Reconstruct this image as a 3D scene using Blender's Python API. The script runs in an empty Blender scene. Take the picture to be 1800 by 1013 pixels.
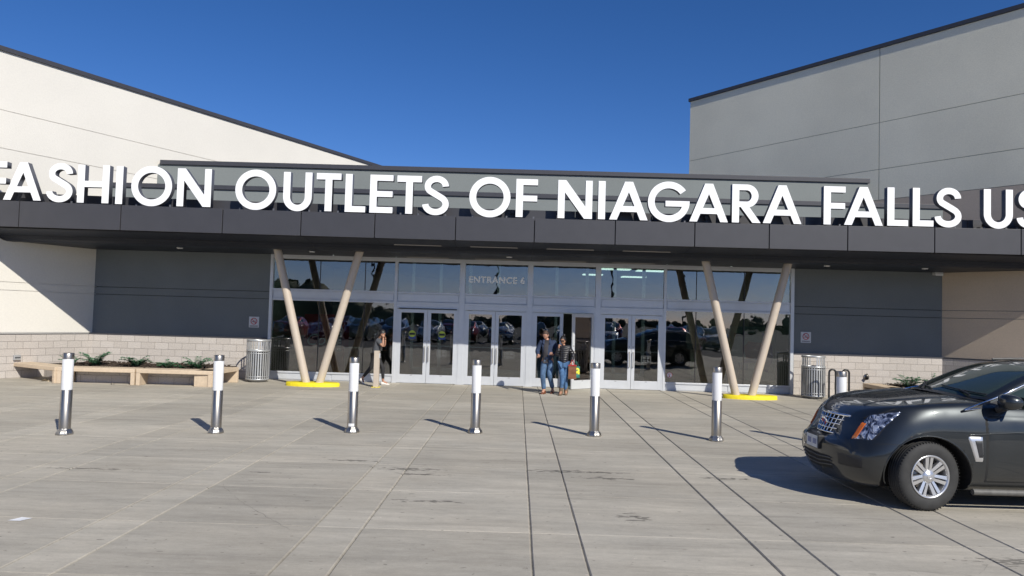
import bpy, bmesh, math, random
from mathutils import Vector, Matrix, Euler
from mathutils.bvhtree import BVHTree
R = math.radians
S = bpy.context.scene
COL = S.collection
random.seed(7)

# ------------------------------------------------------------------ camera
F_PX = 1306.0
cam_d = bpy.data.cameras.new("camera")
cam_d.sensor_width = 36.0
cam_d.lens = 36.0 * F_PX / 1800.0
cam_d.clip_start = 0.05
cam_d.clip_end = 3000
cam = bpy.data.objects.new("camera", cam_d)
COL.objects.link(cam)
Yd = Vector((11, 53.5, F_PX)).normalized()          # facade normal seen by the lens (x right, y down, z fwd)
upv = Vector((1, .0285, 0)).normalized().cross(Yd).normalized()
if upv.y > 0: upv = -upv
Xd = Yd.cross(-upv)
if Xd.x < 0: Xd = -Xd
# world axes in lens coordinates -> rotation matrix of the blender camera (x right, y up, z back)
Wm = Matrix((Xd, Yd, upv))                           # rows: world axes in (right, down, fwd)
right = Wm @ Vector((1, 0, 0)); down = Wm @ Vector((0, 1, 0)); fwd = Wm @ Vector((0, 0, 1))
cam.matrix_world = Matrix.Translation((0, 0, 2.0)) @ Matrix((right, -down, -fwd)).transposed().to_4x4()
S.camera = cam
S.render.resolution_x, S.render.resolution_y = 1024, 576

# ------------------------------------------------------------------ sky, sun, exposure
SUN_EL = R(35.0)
sun_h = Vector((.553, -.833, 0)).normalized()
sun_dir = Vector((sun_h.x * math.cos(SUN_EL), sun_h.y * math.cos(SUN_EL), math.sin(SUN_EL)))
w = bpy.data.worlds.new("World"); S.world = w; w.use_nodes = True
nt = w.node_tree; nt.nodes.clear()
sky = nt.nodes.new("ShaderNodeTexSky"); sky.sky_type = 'NISHITA'
sky.sun_disc = False; sky.sun_elevation = SUN_EL
sky.sun_rotation = math.atan2(sun_h.x, sun_h.y)
sky.altitude = 2200; sky.air_density = 1.0; sky.dust_density = .15; sky.ozone_density = 5.0
bg = nt.nodes.new("ShaderNodeBackground"); bg.inputs[1].default_value = .095
wo = nt.nodes.new("ShaderNodeOutputWorld")
hs = nt.nodes.new("ShaderNodeHueSaturation"); hs.inputs['Saturation'].default_value = 1.21
nt.links.new(sky.outputs[0], hs.inputs['Color']); mt = nt.nodes.new("ShaderNodeMix"); mt.data_type = 'RGBA'; mt.blend_type = 'MULTIPLY'; mt.inputs[0].default_value = 1; mt.inputs[7].default_value = (1.04, .85, .97, 1)
nt.links.new(hs.outputs[0], mt.inputs[6]); nt.links.new(mt.outputs[2], bg.inputs[0]); nt.links.new(bg.outputs[0], wo.inputs[0])
sd = bpy.data.lights.new("sun", 'SUN'); sd.energy = 4.5; sd.angle = R(.5); sd.color = (1, .95, .845)
so = bpy.data.objects.new("sun", sd); COL.objects.link(so)
so.rotation_euler = sun_dir.to_track_quat('Z', 'Y').to_euler()
so.location = (20, -30, 40)
vs = S.view_settings; vs.view_transform = 'Standard'; vs.look = 'None'; vs.exposure = 0.15; vs.gamma = 1.0
S.cycles.max_bounces = 8; S.cycles.transparent_max_bounces = 12
S.cycles.use_denoising = True

# ------------------------------------------------------------------ materials
def nodes_of(name):
    m = bpy.data.materials.new(name); m.use_nodes = True
    nt = m.node_tree; b = nt.nodes["Principled BSDF"]
    return m, nt, b

def mat(name, col, rough=.6, metal=0., amt=.12, scale=8., bump=0., bscale=60., coat=0., spec=.5, stretch=(1, 1, 1), amt2=0., scale2=1.2, coatrough=.05):
    m, nt, b = nodes_of(name)
    N = nt.nodes.new; L = nt.links.new
    b.inputs['Roughness'].default_value = rough; b.inputs['Metallic'].default_value = metal
    b.inputs['Specular IOR Level'].default_value = spec
    b.inputs['Coat Weight'].default_value = coat; b.inputs['Coat Roughness'].default_value = coatrough
    tc = N("ShaderNodeTexCoord"); mp = N("ShaderNodeMapping"); mp.inputs['Scale'].default_value = stretch
    L(tc.outputs['Object'], mp.inputs[0])
    n = N("ShaderNodeTexNoise"); n.inputs['Scale'].default_value = scale; n.inputs['Detail'].default_value = 6
    L(mp.outputs[0], n.inputs[0])
    def ramp(src, a):
        r = N("ShaderNodeMapRange"); r.inputs[1].default_value = .3; r.inputs[2].default_value = .7
        r.inputs[3].default_value = 1 - a; r.inputs[4].default_value = 1 + a
        L(src, r.inputs[0]); return r.outputs[0]
    v = ramp(n.outputs[0], amt)
    if amt2:
        n2 = N("ShaderNodeTexNoise"); n2.inputs['Scale'].default_value = scale2; n2.inputs['Detail'].default_value = 4
        L(mp.outputs[0], n2.inputs[0])
        mm = N("ShaderNodeMath"); mm.operation = 'MULTIPLY'; L(v, mm.inputs[0]); L(ramp(n2.outputs[0], amt2), mm.inputs[1]); v = mm.outputs[0]
    mx = N("ShaderNodeVectorMath"); mx.operation = 'SCALE'; mx.inputs[0].default_value = col[:3]
    L(v, mx.inputs['Scale']); L(mx.outputs[0], b.inputs['Base Color'])
    if bump:
        n3 = N("ShaderNodeTexNoise"); n3.inputs['Scale'].default_value = bscale; n3.inputs['Detail'].default_value = 5
        L(mp.outputs[0], n3.inputs[0])
        bp = N("ShaderNodeBump"); bp.inputs['Strength'].default_value = bump; bp.inputs['Distance'].default_value = .01
        L(n3.outputs[0], bp.inputs['Height']); L(bp.outputs[0], b.inputs['Normal'])
    return m

M = {}
M['white_stucco'] = mat('white_stucco', (.70, .675, .62), .9, amt=.03, scale=25, bump=.35, bscale=45, amt2=.035, scale2=.5)
M['grey_stucco'] = mat('grey_stucco', (.79, .75, .60), .9, amt=.05, scale=30, bump=.5, bscale=45, amt2=.07, scale2=.4)
M['tan_stucco'] = mat('tan_stucco', (.52, .43, .34), .9, amt=.05, scale=30, bump=.5, bscale=45, amt2=.06, scale2=.5)
M['light_grey_stucco'] = mat('light_grey_stucco', (.195, .215, .215), .88, amt=.04, scale=25, bump=.3, bscale=45, amt2=.05, scale2=.5)
M['charcoal_stucco'] = mat('charcoal_stucco', (.15, .168, .178), .85, amt=.05, scale=30, bump=.35, bscale=50, amt2=.05)
M['reveal'] = mat('reveal', (.045, .045, .045), .8)
M['coping'] = mat('coping', (.052, .052, .06), .4, amt=.06, metal=.0)
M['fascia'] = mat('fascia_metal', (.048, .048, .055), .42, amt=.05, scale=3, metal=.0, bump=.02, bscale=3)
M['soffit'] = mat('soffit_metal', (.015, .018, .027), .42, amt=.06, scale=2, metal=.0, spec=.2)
M['alu'] = mat('anodised_aluminium', (.60, .62, .65), .38, amt=.03, scale=5, metal=.25)
M['steel'] = mat('brushed_steel', (.40, .37, .33), .38, amt=.10, scale=30, metal=1.0, stretch=(1, 1, .06), bump=.05, bscale=90)
M['cast'] = mat('cast_flange', (.40, .385, .36), .38, amt=.2, scale=25, metal=1.0, bump=.4, bscale=30)
M['lens'] = mat('white_acrylic', (.75, .76, .78), .3, amt=.01)
M['letter'] = mat('letter_face', (.86, .87, .89), .45, amt=.015)
M['letter_side'] = mat('letter_side', (.10, .105, .125), .5, amt=.03)
M['beige_paint'] = mat('beige_paint', (.50, .43, .355), .45, amt=.03, scale=6)
M['yellow_paint'] = mat('yellow_paint', (.80, .66, .02), .6, amt=.08, scale=12, bump=.3, bscale=30)
M['bench'] = mat('cast_concrete_tan', (.56, .45, .33), .85, amt=.07, scale=12, bump=.25, bscale=60, amt2=.08)
M['mulch'] = mat('mulch', (.05, .035, .025), 1., amt=.5, scale=40, bump=1., bscale=40)
M['leaf'] = mat('leaf', (.07, .20, .10), .45, amt=.35, scale=9, spec=.4)
M['leaf_far'] = mat('leaf_far', (.05, .06, .035), .8, amt=.4, scale=.6)
M['bark'] = mat('bark', (.10, .075, .055), .9)
M['can_metal'] = mat('galvanised_paint', (.47, .48, .49), .4, amt=.06, metal=.5)
M['black'] = mat('black_paint', (.016, .016, .018), .4)
M['dark_void'] = mat('liner', (.012, .012, .012), .8)
M['chrome'] = mat('chrome', (.82, .83, .85), .1, metal=1., amt=.03)
M['rim'] = mat('wheel_alloy', (.62, .62, .63), .28, metal=.75, amt=.04)
M['tyre'] = mat('tyre_rubber', (.028, .028, .028), .75, amt=.15, scale=15, bump=.2, bscale=60)
M['trim'] = mat('black_trim', (.018, .018, .02), .5, amt=.1)
M['plate'] = mat('number_plate', (.55, .58, .62), .4)
M['amber'] = mat('amber_lens', (.75, .17, .02), .15, amt=.05, coat=.5)
M['sign_white'] = mat('sign_white', (.55, .56, .58), .5, amt=.02)
M['sign_red'] = mat('sign_red', (.45, .02, .03), .5)
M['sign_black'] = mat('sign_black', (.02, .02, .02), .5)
M['decal_white'] = mat('decal_white', (.92, .94, .95), .6)
M['decal_dim'] = mat('decal_dim', (.16, .17, .17), .6)
M['rocker'] = mat('dusty_trim', (.11, .107, .10), .6, amt=.25, scale=12)
M['crack'] = mat('crack_dirt', (.29, .27, .235), .95, amt=.3, scale=5)
M['green_s'] = mat('sticker_green', (.42, .52, .05), .5)
M['blue_s'] = mat('sticker_blue', (.03, .06, .25), .5)
M['red_machine'] = mat('vending_red', (.30, .02, .02), .35)
M['poster'] = mat('poster_ground', (.48, .55, .44), .6, amt=.05)
M['poster_blue'] = mat('poster_blue', (.02, .06, .30), .6)
M['poster_orange'] = mat('poster_orange', (.50, .17, .09), .6)
M['poster_cream'] = mat('poster_cream', (.62, .50, .32), .6, amt=.4, scale=14)
M['poster_teal'] = mat('poster_teal', (.05, .20, .24), .6)
M['inner_wall'] = mat('interior_wall', (.16, .165, .15), .8)
M['inner_light_wall'] = mat('interior_side_wall', (.26, .26, .2), .8)
M['inner_floor'] = mat('interior_floor', (.055, .055, .05), .4)
M['asphalt'] = mat('asphalt', (.045, .045, .047), .95, amt=.2, scale=3, bump=.3, bscale=40)
M['line'] = mat('road_paint', (.7, .7, .68), .7)
M['skin_m'] = mat('skin', (.50, .27, .19), .5, amt=.06)
M['skin_w'] = mat('skin_tan', (.40, .21, .135), .5, amt=.06)
M['hair_brown'] = mat('hair_brown', (.06, .035, .025), .6, amt=.3, scale=60, stretch=(1, 1, .2))
M['hair_black'] = mat('hair_black', (.012, .011, .012), .45, amt=.3, scale=60, stretch=(1, 1, .2))
M['navy'] = mat('navy_cloth', (.022, .038, .085), .85, amt=.2, scale=20, bump=.6, bscale=14)
M['shirt'] = mat('charcoal_shirt', (.045, .043, .05), .9, amt=.15, bump=.3, bscale=14)
M['jeans'] = mat('denim', (.075, .14, .25), .85, amt=.35, scale=9, bump=.6, bscale=16, amt2=.25, scale2=4)
M['jeans_w'] = mat('denim_bright', (.06, .135, .27), .85, amt=.3, scale=10, bump=.5, bscale=18, amt2=.2, scale2=5)
M['brown_shoe'] = mat('brown_leather', (.17, .055, .025), .45, amt=.15)
M['taupe_boot'] = mat('taupe_suede', (.16, .11, .07), .8, amt=.15)
M['bag_brown'] = mat('brown_paper_bag', (.20, .085, .04), .7, amt=.12, bump=.4, bscale=10)
M['bag_green'] = mat('green_bag', (.02, .16, .13), .6)
M['bag_yellow'] = mat('yellow_print', (.75, .72, .05), .6)
M['grey_tee'] = mat('grey_tee', (.075, .08, .092), .9, amt=.2, scale=10, bump=.6, bscale=14)
M['legging'] = mat('black_legging', (.015, .015, .018), .7)
M['white_shoe'] = mat('white_shoe', (.75, .72, .68), .6)
M['litter'] = mat('litter_paper', (.6, .5, .36), .8, amt=.2)
M['paper'] = mat('white_paper', (.75, .76, .78), .8)

def quilt():
    m, nt, b = nodes_of('quilted_nylon'); N = nt.nodes.new; L = nt.links.new
    b.inputs['Base Color'].default_value = (.022, .022, .028, 1); b.inputs['Roughness'].default_value = .36
    tc = N("ShaderNodeTexCoord"); wv = N("ShaderNodeTexWave"); wv.bands_direction = 'Z'; wv.inputs['Scale'].default_value = 5.2
    wv.inputs['Distortion'].default_value = 1.2; wv.inputs['Detail Scale'].default_value = 2
    L(tc.outputs['Object'], wv.inputs[0]); bp = N("ShaderNodeBump"); bp.inputs['Strength'].default_value = 1; bp.inputs['Distance'].default_value = .012
    L(wv.outputs['Fac'], bp.inputs['Height']); L(bp.outputs[0], b.inputs['Normal'])
    mr = N("ShaderNodeMapRange"); mr.inputs[3].default_value = .8; mr.inputs[4].default_value = 1.2; L(wv.outputs['Fac'], mr.inputs[0])
    sc = N("ShaderNodeVectorMath"); sc.operation = 'SCALE'; sc.inputs[0].default_value = (.024, .024, .03); L(mr.outputs[0], sc.inputs['Scale']); L(sc.outputs[0], b.inputs['Base Color'])
    return m
M['quilt'] = quilt()

def paint(name, col):
    m, nt, b = nodes_of(name); N = nt.nodes.new; L = nt.links.new
    tc = N("ShaderNodeTexCoord")
    n = N("ShaderNodeTexNoise"); n.inputs['Scale'].default_value = 2.2; n.inputs['Detail'].default_value = 8; L(tc.outputs['Object'], n.inputs[0])
    mr = N("ShaderNodeMapRange"); mr.inputs[1].default_value = .35; mr.inputs[2].default_value = .75; mr.inputs[3].default_value = .33; mr.inputs[4].default_value = .50
    L(n.outputs[0], mr.inputs[0]); L(mr.outputs[0], b.inputs['Roughness'])
    sp = N("ShaderNodeSeparateXYZ"); L(tc.outputs['Object'], sp.inputs[0])      # road dust low on the doors
    dz = N("ShaderNodeMapRange"); dz.inputs[1].default_value = .62; dz.inputs[2].default_value = .2; dz.inputs[3].default_value = 0; dz.inputs[4].default_value = .35
    L(sp.outputs[2], dz.inputs[0])
    mu = N("ShaderNodeMath"); mu.operation = 'MULTIPLY'; L(dz.outputs[0], mu.inputs[0]); L(n.outputs[0], mu.inputs[1])
    mx = N("ShaderNodeMix"); mx.data_type = 'RGBA'; mx.inputs[6].default_value = (*col, 1); mx.inputs[7].default_value = (.2, .185, .16, 1)
    L(mu.outputs[0], mx.inputs[0]); L(mx.outputs[2], b.inputs['Base Color'])
    b.inputs['Metallic'].default_value = .6; b.inputs['Specular IOR Level'].default_value = .25; b.inputs['Coat Weight'].default_value = 1; b.inputs['Coat Roughness'].default_value = .03
    return m
M['car_paint'] = paint('car_paint_dark_grey', (.029, .033, .036))

def glass(name, tint, refl, wav=.0):
    m, nt, b = nodes_of(name); N = nt.nodes.new; L = nt.links.new
    nt.nodes.remove(b); out = nt.nodes["Material Output"]
    tr = N("ShaderNodeBsdfTransparent"); tr.inputs[0].default_value = (*tint, 1)
    gl = N("ShaderNodeBsdfGlossy"); gl.inputs[0].default_value = (1, .94, .95, 1); gl.inputs[1].default_value = 0.0
    fr = N("ShaderNodeFresnel"); fr.inputs[0].default_value = 1.5
    ad = N("ShaderNodeMath"); ad.operation = 'ADD'; ad.use_clamp = True; ad.inputs[1].default_value = refl; L(fr.outputs[0], ad.inputs[0])
    mx = N("ShaderNodeMixShader"); L(ad.outputs[0], mx.inputs[0]); L(tr.outputs[0], mx.inputs[1]); L(gl.outputs[0], mx.inputs[2]); L(mx.outputs[0], out.inputs[0])
    if wav:
        tc = N("ShaderNodeTexCoord"); n = N("ShaderNodeTexNoise"); n.inputs['Scale'].default_value = 1.6; n.inputs['Detail'].default_value = 2
        oi = N("ShaderNodeObjectInfo"); ml = N("ShaderNodeVectorMath"); ml.operation = 'SCALE'; ml.inputs[0].default_value = (37, 11, 23); L(oi.outputs['Random'], ml.inputs['Scale'])
        av = N("ShaderNodeVectorMath"); L(tc.outputs['Object'], av.inputs[0]); L(ml.outputs[0], av.inputs[1]); L(av.outputs[0], n.inputs[0]); bp = N("ShaderNodeBump"); bp.inputs['Strength'].default_value = wav; bp.inputs['Distance'].default_value = .02
        L(n.outputs[0], bp.inputs['Height']); L(bp.outputs[0], gl.inputs['Normal'])
    return m
M['glass'] = glass('tinted_storefront_glass', (.52, .60, .57), .12, .10)
M['car_glass'] = mat('car_glass_dark', (.03, .045, .040), .04, amt=.05, coat=.35, spec=.45)

def emis(name, col, s):
    m, nt, b = nodes_of(name); b.inputs['Base Color'].default_value = (.3, .28, .26, 1)
    b.inputs['Emission Color'].default_value = (*col, 1); b.inputs['Emission Strength'].default_value = s; return m
M['lamp_panel'] = emis('ceiling_and_fill_lamp', (.9, 1, .95), 2.6)
M['lamp_slot'] = emis('soffit_lamp', (1, .85, .7), .04)

def headlamp():
    m, nt, b = nodes_of('headlamp_glass'); N = nt.nodes.new; L = nt.links.new
    tc = N("ShaderNodeTexCoord"); v = N("ShaderNodeTexNoise"); v.inputs['Scale'].default_value = 9; v.inputs['Detail'].default_value = 2; v.inputs['Distortion'].default_value = 2.5; L(tc.outputs['Object'], v.inputs[0])
    cr = N("ShaderNodeValToRGB"); e = cr.color_ramp.elements; e[0].color = (.03, .04, .07, 1); e[1].color = (.80, .84, .92, 1); e[0].position = .40; e[1].position = .66
    k = e.new(.52); k.color = (.30, .34, .46, 1)
    L(v.outputs[0], cr.inputs[0]); L(cr.outputs[0], b.inputs['Base Color'])
    bp = N("ShaderNodeBump"); bp.inputs['Strength'].default_value = .8; bp.inputs['Distance'].default_value = .03; L(v.outputs[0], bp.inputs['Height']); L(bp.outputs[0], b.inputs['Normal'])
    b.inputs['Metallic'].default_value = .6; b.inputs['Roughness'].default_value = .25; b.inputs['Coat Weight'].default_value = 1; b.inputs['Coat Roughness'].default_value = .02
    return m
M['headlamp'] = headlamp()

def block():
    m, nt, b = nodes_of('split_face_block'); N = nt.nodes.new; L = nt.links.new
    tc = N("ShaderNodeTexCoord"); br = N("ShaderNodeTexBrick")
    br.inputs['Scale'].default_value = 1; br.inputs['Brick Width'].default_value = .405; br.inputs['Row Height'].default_value = .197
    br.inputs['Mortar Size'].default_value = .006; br.inputs['Mortar Smooth'].default_value = .3; br.inputs['Bias'].default_value = 0
    br.inputs['Color1'].default_value = (.46, .42, .385, 1); br.inputs['Color2'].default_value = (.51, .47, .435, 1); br.inputs['Mortar'].default_value = (.30, .27, .245, 1)
    L(tc.outputs['UV'], br.inputs[0])
    n = N("ShaderNodeTexNoise"); n.inputs['Scale'].default_value = 30; n.inputs['Detail'].default_value = 8; L(tc.outputs['UV'], n.inputs[0])
    mr = N("ShaderNodeMapRange"); mr.inputs[1].default_value = .3; mr.inputs[2].default_value = .7; mr.inputs[3].default_value = .88; mr.inputs[4].default_value = 1.1; L(n.outputs[0], mr.inputs[0])
    sc = N("ShaderNodeVectorMath"); sc.operation = 'SCALE'; L(br.outputs[0], sc.inputs[0]); L(mr.outputs[0], sc.inputs['Scale']); L(sc.outputs[0], b.inputs['Base Color'])
    b.inputs['Roughness'].default_value = .95
    ml = N("ShaderNodeMath"); ml.operation = 'MULTIPLY_ADD'; ml.inputs[1].default_value = -1.0; L(br.outputs['Fac'], ml.inputs[0]); L(n.outputs[0], ml.inputs[2])
    bp = N("ShaderNodeBump"); bp.inputs['Strength'].default_value = .7; bp.inputs['Distance'].default_value = .012; L(ml.outputs[0], bp.inputs['Height']); L(bp.outputs[0], b.inputs['Normal'])
    return m
M['block'] = block()

def plaza():
    m, nt, b = nodes_of('plaza_concrete'); N = nt.nodes.new; L = nt.links.new
    tc = N("ShaderNodeTexCoord")
    def noise(scale, det, stretch, lo, hi, a, c, rough=.55, rot=0):
        mp = N("ShaderNodeMapping"); mp.inputs['Scale'].default_value = stretch; mp.inputs['Rotation'].default_value = (0, 0, rot); L(tc.outputs['Object'], mp.inputs[0])
        n = N("ShaderNodeTexNoise"); n.inputs['Scale'].default_value = scale; n.inputs['Detail'].default_value = det; n.inputs['Roughness'].default_value = rough; L(mp.outputs[0], n.inputs[0])
        r = N("ShaderNodeMapRange"); r.inputs[1].default_value = lo; r.inputs[2].default_value = hi; r.inputs[3].default_value = a; r.inputs[4].default_value = c; L(n.outputs[0], r.inputs[0])
        return r.outputs[0]
    def mul(a, c):
        q = N("ShaderNodeMath"); q.operation = 'MULTIPLY'; L(a, q.inputs[0]); L(c, q.inputs[1]); return q.outputs[0]
    v = noise(.55, 5, (.6, 1, 1), .3, .7, .88, 1.1)
    v = mul(v, noise(1.6, 7, (.28, 1.9, 1), .3, .72, .80, 1.12, .65, .12))        # tyre sweep and broom streaks along the frontage
    v = mul(v, noise(2.6, 6, (.12, 3.0, 1), .56, .74, 1., .76, .6, -.07))
    v = mul(v, noise(60, 8, (1, 1, 1), .3, .7, .93, 1.07, .75))
    v = mul(v, noise(1.9, 3, (1.0, 1.6, 1), .69, .73, 1., .70, .8))              # drips and gum stains
    v = mul(v, noise(6.5, 2, (.8, 1.3, 1), .74, .77, 1., .55, .6))
    at = N("ShaderNodeAttribute"); at.attribute_name = 'slab'
    r2 = N("ShaderNodeMapRange"); r2.inputs[3].default_value = .90; r2.inputs[4].default_value = 1.08; L(at.outputs['Fac'], r2.inputs[0])
    v = mul(v, r2.outputs[0])
    v = mul(v, noise(7, 9, (.55, 1.5, 1), .32, .68, .90, 1.08, .7))
    v = mul(v, noise(24, 9, (.8, 1.2, 1), .3, .7, .92, 1.07, .75))
    v = mul(v, noise(11, 2, (1, 1, 1), .74, .76, 1., 1.25, .5))
    v = mul(v, noise(15, 2, (.6, 1.2, 1), .70, .73, 1., .55, .5, .4))
    # oil spots
    for (px, py, rx, ry, dk) in ((.55, 9.9, .3, .08, .5), (-5.2, 9.2, .5, .05, .55), (4.4, 6.6, .3, .12, .6), (-2.2, 10.2, .35, .06, .6), (-1.35, 9.75, .38, .10, .5), (-1.2, 9.45, .3, .05, .45), (-.95, 8.1, .34, .05, .55), (1.05, 9.9, .32, .06, .45), (1.2, 9.55, .3, .07, .5), (2.75, 9.75, .25, .07, .45), (1.25, 7.7, .14, .14, .6), (-6.0, 7.8, .5, .04, .6), (-3.1, 9.3, .22, .02, .4)):
        mp = N("ShaderNodeMapping"); mp.vector_type = 'TEXTURE'; mp.inputs['Location'].default_value = (px, py, 0); mp.inputs['Scale'].default_value = (rx, ry, 1); L(tc.outputs['Object'], mp.inputs[0])
        ln = N("ShaderNodeVectorMath"); ln.operation = 'LENGTH'; L(mp.outputs[0], ln.inputs[0])
        nn = N("ShaderNodeTexNoise"); nn.inputs['Scale'].default_value = 13; nn.inputs['Detail'].default_value = 4
        m2 = N("ShaderNodeMapping"); m2.inputs['Scale'].default_value = (.6, 1.8, 1); L(tc.outputs['Object'], m2.inputs[0]); L(m2.outputs[0], nn.inputs[0])
        ma = N("ShaderNodeMath"); ma.operation = 'MULTIPLY_ADD'; ma.inputs[1].default_value = -6.5; L(nn.outputs[0], ma.inputs[0]); ma.inputs[2].default_value = 3.55
        sm = N("ShaderNodeMath"); sm.operation = 'ADD'; L(ln.outputs[1], sm.inputs[0]); L(ma.outputs[0], sm.inputs[1])
        r = N("ShaderNodeMapRange"); r.inputs[1].default_value = .75; r.inputs[2].default_value = 1.1; r.inputs[3].default_value = dk * .8; r.inputs[4].default_value = 1; L(sm.outputs[0], r.inputs[0])
        v = mul(v, r.outputs[0])
    ga = N("ShaderNodeAttribute"); ga.attribute_name = 'groove'
    gn = N("ShaderNodeTexNoise"); gn.inputs['Scale'].default_value = 14; gn.inputs['Detail'].default_value = 6; L(tc.outputs['Object'], gn.inputs[0])
    gm = N("ShaderNodeMath"); gm.operation = 'MULTIPLY'; L(ga.outputs['Fac'], gm.inputs[0]); L(gn.outputs[0], gm.inputs[1])
    gr_ = N("ShaderNodeMapRange"); gr_.inputs[1].default_value = .08; gr_.inputs[2].default_value = .5; gr_.inputs[3].default_value = 1; gr_.inputs[4].default_value = .62; L(gm.outputs[0], gr_.inputs[0])
    v = mul(v, gr_.outputs[0])
    hue = noise(.8, 3, (1, 1, 1), .35, .65, 0, 1)
    mx = N("ShaderNodeMix"); mx.data_type = 'RGBA'; mx.inputs[6].default_value = (.455, .417, .348, 1); mx.inputs[7].default_value = (.435, .405, .345, 1); L(hue, mx.inputs[0])
    sc = N("ShaderNodeVectorMath"); sc.operation = 'SCALE'; L(mx.outputs[2], sc.inputs[0]); L(v, sc.inputs['Scale']); L(sc.outputs[0], b.inputs['Base Color'])
    b.inputs['Roughness'].default_value = .85
    nb = N("ShaderNodeTexNoise"); nb.inputs['Scale'].default_value = 90; nb.inputs['Detail'].default_value = 8; L(tc.outputs['Object'], nb.inputs[0])
    bp = N("ShaderNodeBump"); bp.inputs['Strength'].default_value = .35; bp.inputs['Distance'].default_value = .006; L(nb.outputs[0], bp.inputs['Height']); L(bp.outputs[0], b.inputs['Normal'])
    return m
M['plaza'] = plaza()

# ------------------------------------------------------------------ object helpers
def tag(o, label=None, cat=None, group=None, kind=None):
    if label: o['label'] = label
    if cat: o['category'] = cat
    if group: o['group'] = group
    if kind: o['kind'] = kind
    return o
def thing(name, label, cat, loc=(0, 0, 0), rz=0, group=None):
    o = bpy.data.objects.new(name, None); o.empty_display_size = .2; COL.objects.link(o)
    o.location = loc; o.rotation_euler = (0, 0, rz)
    return tag(o, label, cat, group)
def root_of(o):
    while o.parent: o = o.parent
    return o
def inv(o):
    r = root_of(o)
    return (Matrix.Translation(r.location) @ r.rotation_euler.to_matrix().to_4x4()).inverted()

class MB:
    """collects faces in world coordinates; build() links them as one mesh object"""
    def __init__(s): s.v = []; s.f = []; s.m = []; s.sm = []
    def add(s, vs, fs, mi=0, smooth=False, T=None):
        b = len(s.v); s.v += [tuple(T @ Vector(p)) if T else tuple(p) for p in vs]
        for f in fs: s.f.append([b + i for i in f]); s.m.append(mi); s.sm.append(smooth)
        return s
    def box(s, x0, x1, y0, y1, z0, z1, mi=0, T=None):
        v = [(x, y, z) for z in (z0, z1) for y in (y0, y1) for x in (x0, x1)]
        return s.add(v, [(0, 2, 3, 1), (4, 5, 7, 6), (0, 1, 5, 4), (2, 6, 7, 3), (0, 4, 6, 2), (1, 3, 7, 5)], mi, False, T)
    def prism(s, poly, f0, f1, mi=0, T=None, fn=None):
        """poly list of 2D; fn(u,v,w) -> 3D, extruded w from f0 to f1"""
        n = len(poly); v = [fn(a, b, f0) for a, b in poly] + [fn(a, b, f1) for a, b in poly]
        f = [list(range(n))[::-1], list(range(n, 2 * n))] + [(i, (i + 1) % n, n + (i + 1) % n, n + i) for i in range(n)]
        return s.add(v, f, mi, False, T)
    def lathe(s, prof, c=(0, 0, 0), seg=32, mi=0, smooth=True, T=None, axis='z', close=True):
        v = []; f = []; n = len(prof)
        for k in range(seg):
            a = 2 * math.pi * k / seg
            for r, z in prof:
                p = (r * math.cos(a), r * math.sin(a), z)
                if axis == 'y': p = (p[0], p[2], p[1])
                if axis == 'x': p = (p[2], p[0], p[1])
                v.append((p[0] + c[0], p[1] + c[1], p[2] + c[2]))
        for k in range(seg):
            for i in range(n - 1):
                a, b = k * n + i, ((k + 1) % seg) * n + i
                f.append((a, b, b + 1, a + 1) if axis != 'y' else (a, a + 1, b + 1, b))
        return s.add(v, f, mi, smooth, T)
    def tube(s, pts, r, seg=10, mi=0, T=None, caps=True):
        P = [Vector(p) for p in pts]; n = len(P); rr = r if isinstance(r, (list, tuple)) else [r] * n
        v = []; f = []; prev = None
        for i, p in enumerate(P):
            t = (P[min(i + 1, n - 1)] - P[max(i - 1, 0)]).normalized()
            a = prev - t * prev.dot(t) if prev is not None else t.cross(Vector((0, 0, 1)) if abs(t.z) < .9 else Vector((1, 0, 0)))
            a.normalize(); prev = a; b = t.cross(a)
            for k in range(seg):
                q = 2 * math.pi * k / seg; v.append(p + (a * math.cos(q) + b * math.sin(q)) * rr[i])
        for i in range(n - 1):
            for k in range(seg):
                k2 = (k + 1) % seg; f.append((i * seg + k, i * seg + k2, (i + 1) * seg + k2, (i + 1) * seg + k))
        s.add(v, f, mi, True, T)
        if caps: s.add([v[k] for k in range(seg)], [list(range(seg))[::-1]], mi, False, T); s.add([v[(n - 1) * seg + k] for k in range(seg)], [list(range(seg))], mi, False, T)
        return s
    def ball(s, c, r, mi=0, u=16, w=10, T=None):
        r = r if isinstance(r, (list, tuple)) else (r, r, r); v = []; f = []
        for i in range(w + 1):
            th = math.pi * i / w
            for k in range(u):
                ph = 2 * math.pi * k / u; v.append((c[0] + r[0] * math.sin(th) * math.cos(ph), c[1] + r[1] * math.sin(th) * math.sin(ph), c[2] + r[2] * math.cos(th)))
        for i in range(w):
            for k in range(u): f.append((i * u + k, (i + 1) * u + k, (i + 1) * u + (k + 1) % u, i * u + (k + 1) % u))
        return s.add(v, f, mi, True, T)
    def mesh(s, name, mats):
        me = bpy.data.meshes.new(name); me.from_pydata(s.v, [], s.f)
        for m in mats: me.materials.append(m)
        me.polygons.foreach_set('material_index', s.m); me.polygons.foreach_set('use_smooth', s.sm); me.update(); return me
    def build(s, name, mats, parent=None, bevel=0, weld=False):
        if not isinstance(mats, (list, tuple)): mats = [mats]
        me = s.mesh(name, mats)
        return link(me, name, parent, bevel, weld)
def add_uv(me):
    uv = me.uv_layers.new(name='UVMap')
    for p in me.polygons:
        n = p.normal
        if abs(n.z) > .7: fu = lambda c: (c.x, c.y)
        else:
            t = Vector((-n.y, n.x, 0)).normalized()
            fu = lambda c, t=t: (c.dot(t), c.z)
        for li in p.loop_indices:
            uv.data[li].uv = fu(me.vertices[me.loops[li].vertex_index].co)
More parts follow.
